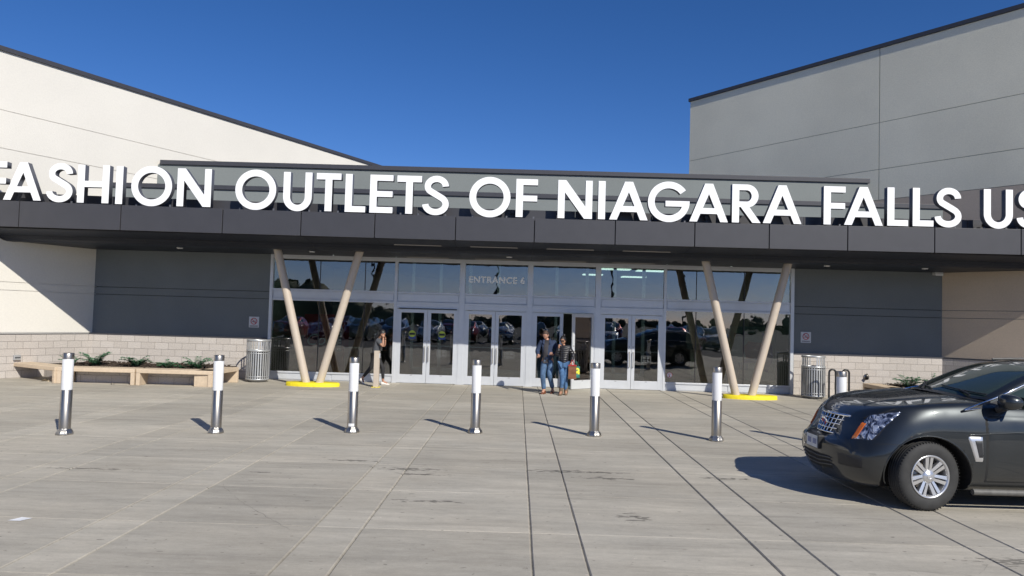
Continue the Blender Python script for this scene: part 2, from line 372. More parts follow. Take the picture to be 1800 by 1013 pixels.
def link(me, name, parent=None, bevel=0, weld=False):
    if weld:
        bm = bmesh.new(); bm.from_mesh(me); bmesh.ops.remove_doubles(bm, verts=bm.verts, dist=1e-4); bmesh.ops.recalc_face_normals(bm, faces=bm.faces); bm.to_mesh(me); bm.free()
    if not me.uv_layers: add_uv(me)
    if parent: me.transform(inv(parent))
    o = bpy.data.objects.new(name, me); COL.objects.link(o)
    if parent: o.parent = parent
    if bevel:
        b = o.modifiers.new('bevel', 'BEVEL'); b.width = bevel; b.segments = 2; b.limit_method = 'ANGLE'; b.angle_limit = R(40); b.harden_normals = False
    return o
def kids(o): return [c for c in bpy.data.objects if c.parent == o]
def copy_tree(o, loc=None, rz=None, label=None, parent=None, swap=None):
    ch = kids(o); c = o.copy(); COL.objects.link(c)
    if parent: c.parent = parent
    if loc is not None: c.location = loc
    if rz is not None: c.rotation_euler = (0, 0, rz)
    if label: c['label'] = label
    if swap and c.type == 'MESH':
        for i, sl in enumerate(c.material_slots):
            if sl.material == swap[0]: sl.link = 'OBJECT'; sl.material = swap[1]
    for k in ch: copy_tree(k, parent=c, swap=swap)
    return c
def lerp(a, b, t): return a + (b - a) * t
def interp(x, tab):
    if x <= tab[0][0]: return tab[0][1]
    for (a, p), (b, q) in zip(tab, tab[1:]):
        if x <= b: return lerp(p, q, (x - a) / (b - a))
    return tab[-1][1]
def wrap(fr, ax):   # 2D (a,b,w)->3D helpers
    pass

# ------------------------------------------------------------------ ground
JX = []
for k in range(-9, 9):
    JX += [.395 + 2.02 * k - .225, .395 + 2.02 * k + .225]
JY = [1.6, 3.1, 4.4, 5.6, 7.03, 8.55, 10.0, 11.28, 11.48, 12.75, 14.25, 15.9, 17.45, 19.2, 20.9]
def grid_axis(js, lo, hi, hw, wobble=0):
    xs = [(lo, 0)]
    for j in js:
        if lo + .05 < j < hi - .05: xs += [(j - hw, 0), (j, 1), (j + hw, 0)]
    return sorted(xs + [(hi, 0)])
gx = grid_axis(JX, -18.5, 18.5, .016); gy0 = grid_axis(JY, -1.0, 22.6, .010)
gy = []
for (a, g), (b, g2) in zip(gy0, gy0[1:]):          # extra rows so that the joints can wander a little
    gy.append((a, g)); n = int((b - a) / .35)
    for i in range(1, n): gy.append((lerp(a, b, i / n), 0))
gy.append(gy0[-1])
verts = []; rw = random.Random(3)
wob = {}
for iy, (y, ty) in enumerate(gy):
    for ix, (x, tx) in enumerate(gx):
        key = (iy, round(x * 4)); 
        if key not in wob: wob[key] = rw.uniform(-.002, .002)
        d = wob[key] if 0 < ix < len(gx) - 1 else 0
        verts.append((x + d, y, -.016 if tx else (-.004 if ty else 0)))
nx = len(gx); faces = [(j * nx + i, j * nx + i + 1, (j + 1) * nx + i + 1, (j + 1) * nx + i) for j in range(len(gy) - 1) for i in range(nx - 1)]
me = bpy.data.meshes.new('plaza'); me.from_pydata(verts, [], faces); me.materials.append(M['plaza'])
g_ = me.attributes.new('groove', 'FLOAT', 'POINT'); g_.data.foreach_set('value', [1.0 if c[2] < -.012 else (.6 if c[2] < -.002 else 0.0) for c in verts])
att = me.attributes.new('slab', 'FLOAT', 'FACE'); rr = {}
vals = []
for p in me.polygons:
    c = p.center; k = (sum(1 for j in JX if j < c.x), sum(1 for j in JY if j < c.y))
    if k not in rr: rr[k] = rw.random()
    vals.append(rr[k])
att.data.foreach_set('value', vals)
pav = tag(link(me, 'pavement'), kind='structure')
def crack(pts, seed):
    r_ = random.Random(seed); P = []
    for a, b in zip(pts, pts[1:]):
        n_ = max(2, int(math.dist(a, b) / .07))
        for i in range(n_): P.append((lerp(a[0], b[0], i / n_) + r_.gauss(0, .009), lerp(a[1], b[1], i / n_) + r_.gauss(0, .009)))
    mb = MB(); v = []
    for i, (x, y) in enumerate(P): w_ = .0035 * r_.uniform(.4, 1.3); v += [(x - w_, y - w_ * .5, .0015), (x + w_, y + w_ * .5, .0015)]
    mb.add(v, [(2 * i, 2 * i + 1, 2 * i + 3, 2 * i + 2) for i in range(len(P) - 1)]); mb.build('crack', M['crack'], pav)
crack([(-3.35, 8.6), (-2.9, 7.9), (-2.35, 7.25), (-2.0, 6.85)], 1)
crack([(2.65, 6.0), (3.3, 6.3), (3.8, 6.2), (4.2, 6.6)], 3)
g = MB(); g.box(-400, 400, -400, 400, -1.2, -.15); tag(g.build('ground', M['asphalt']), kind='structure')
g = MB(); g.box(-60, 60, -90, -1.0, -.4, -.02)
tag(g.build('parking_lot', M['asphalt']), kind='structure')
g = MB()
for r in range(3):
    for k in range(-9, 10): g.box(k * 2.8 - .05, k * 2.8 + .05, -18 - r * 17, -12.8 - r * 17, -.018, -.016)
tag(g.build('parking_bay_lines', M['line']), kind='structure')

# ------------------------------------------------------------------ the mall building
bld = thing('shopping_mall', 'outlet mall front of white, grey and tan stucco walls over a pale block base', 'building', (0, 22, 0))
ZS = 3.70
def wallT(p0, ang):
    """frame: u along the wall, v depth behind its face, z up"""
    c, s_ = math.cos(ang), math.sin(ang)
    return p0, Vector((c, s_, 0))
def slab_wall(mb, p0, d, back, u0, u1, bands, mi, thick=.30, gap=.022):
    """bands: list of (za0,za1,zb0,zb1) lower/upper height at u0 and u1"""
    for (a0, a1, b0, b1) in bands:
        q = [p0 + d * u0, p0 + d * u1]
        v = []
        for dep in (0, thick):
            v += [(*(q[0] + back * dep).xy, a0), (*(q[1] + back * dep).xy, b0), (*(q[1] + back * dep).xy, b1), (*(q[0] + back * dep).xy, a1)]
        mb.add(v, [(0, 1, 2, 3), (7, 6, 5, 4), (0, 4, 5, 1), (3, 2, 6, 7), (0, 3, 7, 4), (1, 5, 6, 2)], mi)
G = .008
# left white wall: u=0 at the corner with the entrance wall, negative u comes towards the camera
pL = Vector((-12.65, 22, 0)); dL = Vector((math.cos(R(62)), math.sin(R(62)), 0)); bL = Vector((-dL.y, dL.x, 0))
zl = [1.22, 2.37, 2.59, 6.16, 7.18]
ztop = lambda u: interp(u, [(-2.9, 8.78), (11.8, 8.66)])
mb = MB()
for a, b in zip(zl, zl[1:]): slab_wall(mb, pL, dL, bL, -16, 24, [(a + G, b - G, a + G, b - G)], 0)
slab_wall(mb, pL, dL, bL, -16, 24, [(zl[-1] + G, 8.82, zl[-1] + G, 8.62)], 0)
mb.build('white_wall', M['white_stucco'], bld)
mb = MB(); slab_wall(mb, pL + bL * .02, dL, bL, -16, 24, [(1.0, 8.8, 1.0, 8.6)], 0, .2); mb.build('wall_reveal', M['white_stucco'], bld)
mb = MB(); slab_wall(mb, pL - bL * .06, dL, bL, -16, 24.1, [(8.82, 8.94, 8.62, 8.74)], 0, .5)
mb.build('roof_coping', M['coping'], bld)
# right wall
pR = Vector((12.48, 22, 0)); RA = 49
dR = Vector((-math.cos(R(RA)), math.sin(R(RA)), 0)); bR = Vector((dR.y, -dR.x, 0))
UF = 9.1; UN = -16.0            # far corner, near end
def zr(zc, zf): return lambda u: lerp(zc, zf, u / UF)
tops = [zr(6.07, 5.98), zr(7.06, 6.90), zr(8.57, 8.33), zr(10.97, 10.68)]
UJ = 1.86                          # vertical joint
mbg = MB(); mbt = MB()
for ua, ub in ((UN, UJ - .012), (UJ + .012, UF)):
    for lo, hi in zip(tops, tops[1:]):
        slab_wall(mbg, pR, dR, bR, ua, ub, [(lo(ua) + G, hi(ua) - G, lo(ub) + G, hi(ub) - G)], 0)
mbg.build('grey_wall', M['grey_stucco'], bld)
slab_wall(mbt, pR, dR, bR, UN, UF, [(1.22, 2.37 - G, 1.22, 2.37 - G), (2.37 + G, 2.59 - G, 2.37 + G, 2.59 - G)], 0)
slab_wall(mbt, pR, dR, bR, UN, UF, [(2.59 + G, tops[0](UN) - G, 2.59 + G, tops[0](UF) - G)], 0)
mbt.build('tan_wall', M['tan_stucco'], bld)
mb = MB(); slab_wall(mb, pR + bR * .02, dR, bR, UN, UF - .04, [(1.0, tops[3](UN) - .1, 1.0, tops[3](UF) - .1)], 0, .2); mb.build('wall_reveal', M['light_grey_stucco'], bld)
mb = MB(); slab_wall(mb, pR - bR * .05, dR, bR, UN, UF + .06, [(tops[3](UN), tops[3](UN) + .12, tops[3](UF), tops[3](UF) + .12)], 0, .5)
mb.build('roof_coping', M['coping'], bld)
# return side of the right block, seen only from other angles
pc = pR + dR * UF
mb = MB(); slab_wall(mb, pc + bR * .3, bR, -dR, 0, 14, [(0, tops[3](UF) - .02, 0, tops[3](UF) - .02)], 0); mb.build('grey_return_wall', M['grey_stucco'], bld)
# entrance wall, two charcoal panels
for xa, xb in ((-12.64, -7.40), (8.12, 12.47)):
    mb = MB()
    for a, b in ((1.22, 2.37), (2.37, 2.59), (2.59, 3.9)):
        mb.box(xa, xb, 22.0, 22.3, a + (G if a > 1.3 else 0), b - G)
    mb.build('charcoal_wall', M['charcoal_stucco'], bld)
mb = MB(); mb.box(-12.6, -7.42, 22.035, 22.25, 1.1, 3.9); mb.build('wall_reveal', M['reveal'], bld)
mb = MB(); mb.box(8.14, 12.45, 22.035, 22.25, 1.1, 3.9); mb.build('wall_reveal', M['reveal'], bld)
# block base with its cap flashing
for xa, xb, p_, d_, b_, u_ in ((-12.7, -7.40, pL, dL, bL, -16), (8.12, 12.5, pR, dR, bR, UN)):
    mb = MB(); mb.box(xa, xb, 21.955, 22.3, 0, 1.18); slab_wall(mb, p_ - b_ * .045, d_, b_, u_, .03, [(0, 1.18, 0, 1.18)], 0); mb.build('block_base', M['block'], bld)
    mb = MB(); mb.box(xa, xb, 21.94, 22.2, 1.18, 1.22); slab_wall(mb, p_ - b_ * .055, d_, b_, u_, .03, [(1.18, 1.2, 1.18, 1.2)], 0, .2); mb.build('base_flashing', M['coping'], bld)
# stepped parapet above the canopy
mb = MB(); mb.box(-12.5, 12.6, 22.0, 22.3, 3.9, 5.59); mb.build('parapet', M['light_grey_stucco'], bld)
mb = MB(); mb.box(-11.75, 11.45, 23.67, 24.0, 5.4, 6.63)
mb.build('parapet', M['light_grey_stucco'], bld)
mb = MB(); mb.box(-12.45, 12.5, 21.95, 22.4, 5.59, 5.72); mb.build('parapet_coping', M['coping'], bld, bevel=.006)
mb = MB(); mb.box(-11.66, 11.38, 23.61, 24.1, 6.63, 6.77)
mb.build('parapet_coping', M['coping'], bld, bevel=.006)
mb = MB(); mb.box(-12.6, 12.6, 22.3, 23.7, 5.3, 5.5); mb.box(-11.7, 11.4, 24.0, 40, 6.2, 6.4); mb.build('roof', M['reveal'], bld)
# interior shell
mb = MB(); mb.box(-12.5, 12.5, 22.3, 40, -.12, -.01); mb.build('lobby_floor', M['inner_floor'], bld)
mb = MB(); mb.box(-12.5, 12.5, 22.3, 40, 3.9, 4.0); mb.build('lobby_ceiling', M['inner_wall'], bld)
mb = MB(); mb.box(-12.5, 12.5, 38, 38.3, 0, 3.9); mb.box(8.3, 8.5, 22.3, 38, 0, 3.9); mb.build('lobby_wall', M['inner_wall'], bld)
mb = MB(); mb.box(-8.0, -7.8, 22.3, 38, 0, 3.9); mb.build('lobby_side_wall', M['inner_light_wall'], bld)
# vestibule screen behind the doors
mb = MB()
for x in (-3.65, -2.7, -1.68, -.7, .33, 1.3, 2.34, 3.3, 4.3): mb.box(x - .05, x + .05, 25.6, 25.72, 0, 3.9)
mb.box(-3.7, 4.35, 25.6, 25.72, 2.2, 2.34); mb.box(-3.7, 4.35, 25.6, 25.72, 0, .22)
mb.box(-3.7, -3.6, 22.3, 25.6, 2.2, 2.3); mb.box(4.28, 4.36, 22.3, 25.6, 2.2, 2.3)
mb.build('vestibule_frame', M['alu'], bld)
mb = MB()
for (x, y, l) in ((2.9, 26.6, 1.1), (4.3, 27.0, 1.0), (2.6, 30.2, .8), (4.3, 31.0, 1.0)): mb.box(x, x + l, y, y + .55, 3.86, 3.89)
mb.build('ceiling_and_fill_lamp', M['lamp_panel'], bld)
mb = MB()
for x in (-6.4, -4.4, -2.7, -.7, 1.3, 3.3, 5.3, 7.2): mb.box(x - .6, x + .6, 23.2, 23.9, 3.86, 3.89)
mb.build('ceiling_and_fill_lamp', M['lamp_panel'], bld)  # unseen lamp row, added behind the header to brighten the lobby

# ------------------------------------------------------------------ storefront (own thing)
sf = thing('glass_storefront', 'aluminium framed tinted glass storefront with five transom lights over the doors', 'storefront', (0, 22, 0))
YF0, YF1 = 21.96, 22.10
mul = [(-7.40, -7.31), (-3.69, -3.605), (-1.76, -1.60), (.25, .41), (2.265, 2.42), (4.285, 4.36), (8.02, 8.12)]
for i, (a, b) in enumerate(mul):
    mb = MB(); mb.box(a, b, YF0, YF1, 0, 3.70); mb.build('mullion', M['alu'], sf, bevel=.005)
bays = [(mul[i][1], mul[i + 1][0]) for i in range(6)]
for i, (a, b) in enumerate(bays):
    side = i in (0, 5)
    mb = MB(); mb.box(a, b, YF0 + .012, YF1, 3.585, 3.70); mb.build('rail', M['alu'], sf, bevel=.004)
    mb = MB()
    mb.box(a, b, YF0 + .004, YF1, 2.645, 2.695); mb.box(a, b, YF0 + .004, YF1, 2.345, 2.40)
    mb.box(a + .03, b - .03, YF0 + .03, YF1, 2.415, 2.63)        # spandrel strip
    mb.box(a, b, YF0 + .05, YF1, 2.40, 2.645)
    if side:
        mb.build('rail', M['alu'], sf, bevel=.004); mb = MB()
        mb.box(a, b, YF0 + .004, YF1, .20, .25); mb.box(a, b, YF0 + .05, YF1, .0, .20)
        n = 2
        for k in range(n): mb.box(lerp(a, b, k / n) + .03, lerp(a, b, (k + 1) / n) - .006, YF0 + .03, YF1 - .01, .025, .185)
    else:
        mb.box(a, b, YF0 + .012, YF1, 2.20, 2.345)
        mb.box(a, a + .045, YF0 + .012, YF1, 0, 2.20); mb.box(b - .045, b, YF0 + .012, YF1, 0, 2.20)
    mb.build('rail', M['alu'], sf, bevel=.004)
    if side:
        for (z0, z1) in ((.25, 2.345), (2.695, 3.585)):
            cut = [a] + ([-5.92, -4.58] if i == 0 else [5.25, 6.67]) + [b]
            for c0, c1 in zip(cut, cut[1:]):
                mb = MB(); mb.box(c0 + .006, c1 - .006, 22.03, 22.042, z0, z1); mb.build('glass_pane', M['glass'], sf)
            for c in cut[1:-1]: mb = MB(); mb.box(c - .012, c + .012, 22.026, 22.12, z0, z1); mb.build('glazing_joint', M['sign_black'], sf)
    else:
        mb = MB(); mb.box(a, b, 22.03, 22.042, 2.695, 3.585); mb.build('glass_pane', M['glass'], sf)
def text(body, size, loc, rot, name, m, parent=None, bold=.0, extrude=.001, align='CENTER', spacing=1.0, shear=0):
    cu = bpy.data.curves.new(name, 'FONT'); cu.body = body; cu.size = size; cu.extrude = extrude; cu.offset = bold; cu.align_x = align; cu.space_character = spacing; cu.shear = shear
    o = bpy.data.objects.new(name, cu); COL.objects.link(o)
    bpy.context.view_layer.update()
    dg = bpy.context.evaluated_depsgraph_get()
    me = bpy.data.meshes.new_from_object(o.evaluated_get(dg)); me.transform(Matrix.Translation(loc) @ Euler(rot).to_matrix().to_4x4())
    bpy.data.objects.remove(o); bpy.data.curves.remove(cu)
    me.materials.clear(); me.materials.append(m)
    return link(me, name, parent)
el = text("ENTRANCE 6", .262, (-.67, 22.024, 3.03), (R(90), 0, 0), 'entrance_lettering', M['decal_white'], sf, bold=.0, spacing=1.1)
bm = bmesh.new()
for i, (dx, dz) in enumerate(((-.011, 0), (.011, 0), (0, .009), (0, -.009), (0, 0), (-.008, .007), (.008, -.007), (.008, .007), (-.008, -.007))):
    tmp = el.data.copy(); tmp.transform(Matrix.Translation((dx, -.0022 * i, dz))); bm.from_mesh(tmp)
bm.to_mesh(el.data); bm.free()

# doors
def door_leaf(hx, w, sgn, ang, label, sticker=None, notice=False):
    """hinge at hx, leaf extends sgn*w; ang opens towards the camera"""
    t = thing('door_leaf', label, 'door', (hx, 22.02, 0), 0, None)
    T = Matrix.Translation((hx, 22.02, 0)) @ Matrix.Rotation(ang, 4, 'Z')
    def bx(mb, x0, x1, y0, y1, z0, z1, mi=0):
        xa, xb = sorted((x0 * sgn, x1 * sgn)); mb.box(xa, xb, y0, y1, z0, z1, mi, T)
    st = .10
    mb = MB(); bx(mb, 0, st, -.045, .0, .012, 2.185); bx(mb, w - st, w, -.045, .0, .012, 2.185)
    bx(mb, st, w - st, -.0445, 0, .012, .262); bx(mb, st, w - st, -.0445, 0, 2.085, 2.185); mb.build('door_frame', M['alu'], t, bevel=.004)
    mb = MB(); bx(mb, st, w - st, -.026, -.016, .262, 2.085); mb.build('glass_pane', M['glass'], t)
    mb = MB(); bx(mb, st * .5, w - st * .5, .05, .085, 1.09, 1.13); mb.build('push_bar', M['alu'], t)
    mb = MB(); hxx = (w - .05) * sgn
    mb.tube([T @ Vector((hxx, -.045, 1.10)), T @ Vector((hxx, -.10, 1.10)), T @ Vector((hxx, -.10, 1.06)), T @ Vector((hxx, -.10, .70)), T @ Vector((hxx, -.10, .66)), T @ Vector((hxx, -.045, .66))], .011, 8)
    mb.build('handle', M['steel'], t)
    mb = MB(); mb.lathe([(0, -.055), (.016, -.055), (.018, -.045)], seg=14, axis='y', T=T @ Matrix.Translation((hxx, 0, 1.25))); mb.build('lock_cylinder', M['steel'], t)
    cx = (w * .5) * sgn
    if sticker:
        mb = MB()
        mb.lathe([(0.0, 0), (.10, 0)], seg=24, axis='y', T=T @ Matrix.Translation((cx, -.030, 1.46)), mi=0, smooth=False)
        mb.box(cx - .085, cx + .085, -.0325, -.0315, 1.425, 1.49, 1, T); mb.box(cx - .10, cx + .10, -.0285, -.0275, 1.31, 1.40, 2, T)
        mb.build('sticker', [M['green_s'], M['sign_black'], M['blue_s']], t)
    if notice:
        mb = MB(); a, b, z0, z1 = cx - .14, cx + .14, .80, 1.0
        for (p, q, r, s_) in ((a, b, z0, z0 + .008), (a, b, z1 - .008, z1), (a, a + .008, z0, z1), (b - .008, b, z0, z1)): mb.box(p, q, -.030, -.028, r, s_, 0, T)
        for k, zz in enumerate((.955, .925, .875, .84)): mb.box(cx - .10, cx - .01, -.030, -.028, zz, zz + .010, 0, T); mb.box(cx + .02, cx + (.10 if k != 2 else .07), -.030, -.028, zz, zz + .010, 0, T)
        mb.build('notice_outline', M['decal_dim'], t)
    mb = MB(); mb.box(cx - .03, cx + .03, -.048, -.045, .235, .245, 0, T); mb.build('latch_slot', M['reveal'], t)
    return t
names = ['first pair of entrance doors from the left, with round green stickers', 'second pair of entrance doors, under the ENTRANCE lettering', 'third pair of entrance doors', 'fourth pair of entrance doors, nearest the right columns']
for i in range(4):
    a, b = bays[i + 1]; a += .045; b -= .045; w_ = (b - a) / 2 - .004
    op = i == 2
    door_leaf(a, w_, 1, 0, ('left leaf of the ' + names[i]) if not op else 'closed left leaf of the third pair of entrance doors, behind the man', sticker=(i == 0))
    door_leaf(b, w_, -1, R(40) if op else 0, ('right leaf of the ' + names[i]) if not op else 'door leaf standing open beside the woman in black jacket', sticker=(i == 0), notice=not op)
# black strip standing for the dark shade over first pair
o = MB(); o.box(-3.52, -1.82, 21.93, 21.97, 2.19, 2.215); tag(o.build('door_shade_strip', M['sign_black'], sf))
# round push sticker
st = MB(); st.lathe([(0, 0), (.078, 0)], (4.50, 22.022, .46), 28, 0, False, axis='y'); st.lathe([(.070, -.002), (.080, -.002)], (4.50, 22.022, .46), 28, 1, False, axis='y')
st.box(4.47, 4.495, 22.017, 22.019, .475, .50, 1); st.box(4.505, 4.53, 22.017, 22.019, .475, .50, 1); st.box(4.48, 4.52, 22.017, 22.019, .41, .45, 1)
tag(st.build('round_sticker', [M['paper'], M['sign_red']]), 'round white sticker with red ring low on the glass right of the doors', 'sticker')

# things behind the glass
vm = thing('vending_machine', 'red drink vending machine glimpsed behind the left glass', 'vending machine', (-6.35, 24.6, 0))
mb = MB(); mb.box(-7.0, -5.7, 24.3, 25.1, .05, 1.95); mb.build('cabinet', M['red_machine'], vm, bevel=.02)
mb = MB(); mb.box(-5.92, -5.74, 24.285, 24.3, .75, 1.7); mb.build('selection_panel', M['black'], vm)
mb = MB()
for k in range(9): mb.box(-5.88, -5.84, 24.27, 24.285, .8 + k * .1, .86 + k * .1); mb.box(-5.82, -5.78, 24.27, 24.285, .8 + k * .1, .86 + k * .1)
mb.build('selection_button', M['decal_white'], vm)
text("Coca", .52, (-6.4, 24.285, .95), (R(90), 0, 0), 'script_lettering', M['decal_white'], vm, shear=.35)
mb = MB(); mb.lathe([(0, 0), (.25, 0), (.29, .9), (.31, .9), (.31, .95), (.0, .95)], (-5.15, 23.4, 0), 28); tag(mb.build('waste_bin', M['can_metal']), 'round grey waste bin standing behind the left glass', 'bin')
ps = thing('poster_stand', 'tall pale green poster with blue and orange figure behind the right glass', 'poster', (7.3, 23.0, 0))
mb = MB(); mb.box(6.55, 7.95, 23.0, 23.06, .3, 1.95); mb.build('poster_board', M['poster'], ps)
mb = MB()
fy = lambda a, b, w_: (a, w_, b)
mb.prism([(7.05, .95), (7.45, .95), (7.62, 1.2), (7.55, 1.45), (7.1, 1.5), (6.95, 1.3)], 22.985, 22.998, 1, fn=fy)
mb.prism([(7.45, .7), (7.7, .55), (7.85, .95), (7.85, 1.35), (7.7, 1.7), (7.5, 1.78), (7.62, 1.5), (7.6, 1.2), (7.45, .95)], 22.98, 22.994, 0, fn=fy)
mb.prism([(6.9, .82), (7.55, .85), (7.5, .98), (6.95, .96)], 22.975, 22.99, 0, fn=fy)
mb.prism([(6.6, .32), (7.0, .32), (7.0, .62), (6.6, .62)], 22.98, 22.996, 2, fn=fy); mb.prism([(6.85, .62), (7.1, .62), (7.1, .82), (6.8, .84)], 22.98, 22.997, 3, fn=fy)
mb.build('poster_print', [M['poster_blue'], M['poster_orange'], M['poster_cream'], M['poster_teal']], ps)
mb = MB()
for k, (a, b) in enumerate(((6.65, 7.25), (6.65, 7.0))): mb.box(a, b, 22.985, 22.995, 1.70 - k * .06, 1.73 - k * .06)
mb.build('poster_text', M['sign_black'], ps)

# ------------------------------------------------------------------ canopy
cp = thing('entrance_canopy', 'long dark metal canopy running over the whole entrance', 'canopy', (0, 20, 3.9))
YC = 18.70
def sag(x, k=.08): return k * ((x - .8) / 13.0) ** 2
def bent(mb, k=.08):
    mb.v = [(x, y, z + sag(x, k if z > 4.2 else .03)) for x, y, z in mb.v]; return mb
fj = [-15.1, -12.77, -10.17, -7.57, -5.575, -3.70, -1.65, .345, 2.386, 4.39, 6.263, 8.232, 10.41, 12.57, 15.0]
for a, b in zip(fj, fj[1:]):
    mb = MB(); mb.box(a + .012, b - .012, YC, YC + .05, 3.93, 4.535); mb.box(a + .012, b - .012, YC + .05, 19.16, 4.51, 4.535); bent(mb)
    mb.build('fascia_panel', M['fascia'], cp, bevel=.004)
mb = MB(); mb.box(-15.0, 14.9, YC + .052, 19.15, 3.96, 4.49); mb.build('fascia_backing', M['reveal'], cp)
us = [-15.1, -12.2, -9.4, -6.6, -4.7, -2.7, -.6, 1.4, 3.4, 5.4, 7.3, 9.3, 11.5, 15.0]
for a, b in zip(us, us[1:]):
    mb = MB(); mb.box(a + .006, b - .006, 19.16, 19.22, 4.53, 4.81); bent(mb); mb.build('upstand_panel', M['fascia'], cp)
mb = MB(); mb.box(-15.0, 14.9, 19.2, 21.99, 4.60, 4.66); mb.build('canopy_roof', M['coping'], cp)
# soffit: a drip lip, a rounded nose, then panels falling gently to the wall
sj = [-15.0, -12.5, -10.0, -7.4, -5.5, -3.65, -1.68, .33, 2.34, 4.32, 6.2, 8.1, 10.3, 12.45, 14.9]
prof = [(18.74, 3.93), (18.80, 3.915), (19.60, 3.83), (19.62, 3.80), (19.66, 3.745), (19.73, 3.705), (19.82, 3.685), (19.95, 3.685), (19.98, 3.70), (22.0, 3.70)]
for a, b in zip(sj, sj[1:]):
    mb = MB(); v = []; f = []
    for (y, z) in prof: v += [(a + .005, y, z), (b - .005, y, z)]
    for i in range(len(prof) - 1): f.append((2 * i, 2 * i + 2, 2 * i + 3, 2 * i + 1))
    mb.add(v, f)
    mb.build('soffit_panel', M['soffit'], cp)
mb = MB(); v = []; f = []
for (y, z) in prof: v += [(-15, y, z + .02), (14.9, y, z + .02)]
for i in range(len(prof) - 1): f.append((2 * i, 2 * i + 2, 2 * i + 3, 2 * i + 1))
mb.add(v, f); mb.build('soffit_backing', M['reveal'], cp)
sof = lambda y: interp(y, prof)
for k in range(-2, 4):
    for (y, m_) in ((19.42, 1), (21.6, 1)):
        x = -.69 + 2.0 * k
        if k == -2: continue
        if k == 3: continue
        mb = MB(); z = sof(y); mb.box(x - .62, x + .62, y - .035, y + .035, z - .012, z - .002); mb.build('linear_lamp', M['lamp_slot'], cp)
for x in (-5.8, -.3, 5.2, 8.5, -9.5, 11.2):
    mb = MB(); z = sof(20.6); mb.lathe([(0, -.02), (.075, -.02), (.085, 0)], (x, 20.6, z - .001), 18); mb.build('downlight', M['sign_white'], cp)

# ------------------------------------------------------------------ sign letters
H = .96; SW = .175
def arc(cx, cy, rx, ry, a0, a1, n=24): return [(cx + rx * math.cos(R(lerp(a0, a1, i / n))), cy + ry * math.sin(R(lerp(a0, a1, i / n)))) for i in range(n + 1)]
def stroke(path, w_):
    P = [Vector(p) for p in path]; Lf = []; Rt = []
    for i in range(len(P)):
        t = (P[min(i + 1, len(P) - 1)] - P[max(0, i - 1)]).normalized(); n = Vector((-t.y, t.x)) * w_ / 2
        Lf.append(tuple(P[i] + n)); Rt.append(tuple(P[i] - n))
    return Lf + Rt[::-1]
def glyph(c):
    s_ = SW
    if c == 'I': return [[(0, 0), (s_, 0), (s_, H), (0, H)]]
    if c == 'L': return [[(0, 0), (.515, 0), (.515, .15), (s_, .15), (s_, H), (0, H)]]
    if c == 'F': return [[(0, 0), (s_, 0), (s_, .40), (.53, .40), (.53, .545), (s_, .545), (s_, .81), (.54, .81), (.54, H), (0, H)]]
    if c == 'E': return [[(0, 0), (.58, 0), (.58, .15), (s_, .15), (s_, .405), (.57, .405), (.57, .55), (s_, .55), (s_, .81), (.58, .81), (.58, H), (0, H)]]
    if c == 'T': return [[(.2225, 0), (.3975, 0), (.3975, .80), (.62, .80), (.62, H), (0, H), (0, .80), (.2225, .80)]]
    if c == 'H': return [[(0, 0), (s_, 0), (s_, .40), (.625, .40), (.625, 0), (.80, 0), (.80, H), (.625, H), (.625, .555), (s_, .555), (s_, H), (0, H)]]
    if c == 'N': return [[(0, 0), (.17, 0), (.17, .655), (.66, 0), (.86, 0), (.86, H), (.69, H), (.69, .30), (.20, H), (0, H)]]
    if c == 'A': return [[(0, 0), (.19, 0), (.272, .20), (.688, .20), (.77, 0), (.96, 0), (.58, H), (.38, H)], [(.333, .345), (.48, .70), (.627, .345)]]
    if c == 'O': return [arc(.515, H / 2, .515, .51, 0, 360, 48)[:-1], arc(.515, H / 2, .345, .34, 360, 0, 48)[:-1]]
    if c == 'U': return [[(0, H)] + arc(.36, .335, .36, .36, 180, 360, 24) + [(.72, H), (.545, H)] + arc(.36, .335, .185, .20, 360, 180, 24) + [(.175, H)]]
    if c == 'S': return [stroke(arc(.345, .712, .225, .188, 0, 215, 22) + arc(.325, .262, .255, .198, 52, -178, 24), .158)]
    if c == 'G': return [arc(.52, H / 2, .52, .51, 36, 360, 40) + [(1.04, .505), (.44, .505), (.44, .365), (.845, .365)] + arc(.52, H / 2, .352, .34, 342, 36, 36)]
    if c == 'R': return [[(0, 0), (s_, 0), (s_, .39), (.215, .39), (.51, 0), (.715, 0), (.43, .395)] + arc(.37, .673, .285, .287, -70, 90, 18) + [(0, H)], [(s_, .815), (.36, .815)] + arc(.36, .672, .125, .143, 80, -80, 12) + [(.36, .53), (s_, .53)]]
LET = [('F', -13.54), ('A', -13.06), ('S', -11.97), ('H', -11.19), ('I', -10.22), ('O', -9.83), ('N', -8.67), ('O', -7.20), ('U', -5.99), ('T', -5.16), ('L', -4.43), ('E', -3.81), ('T', -3.13), ('S', -2.48),
       ('O', -1.31), ('F', -.14), ('N', .91), ('I', 1.92), ('A', 2.20), ('G', 3.16), ('A', 4.20), ('R', 5.26), ('A', 6.03), ('F', 7.54), ('A', 8.05), ('L', 9.12), ('L', 9.75), ('S', 10.30), ('U', 11.51), ('S', 12.33), ('A', 13.02)]
K = 18.72 / 18.5
sg = thing('mall_name_sign', 'giant white upright letters of the mall name standing on the canopy edge', 'sign', (0, 18.72, 4.55))
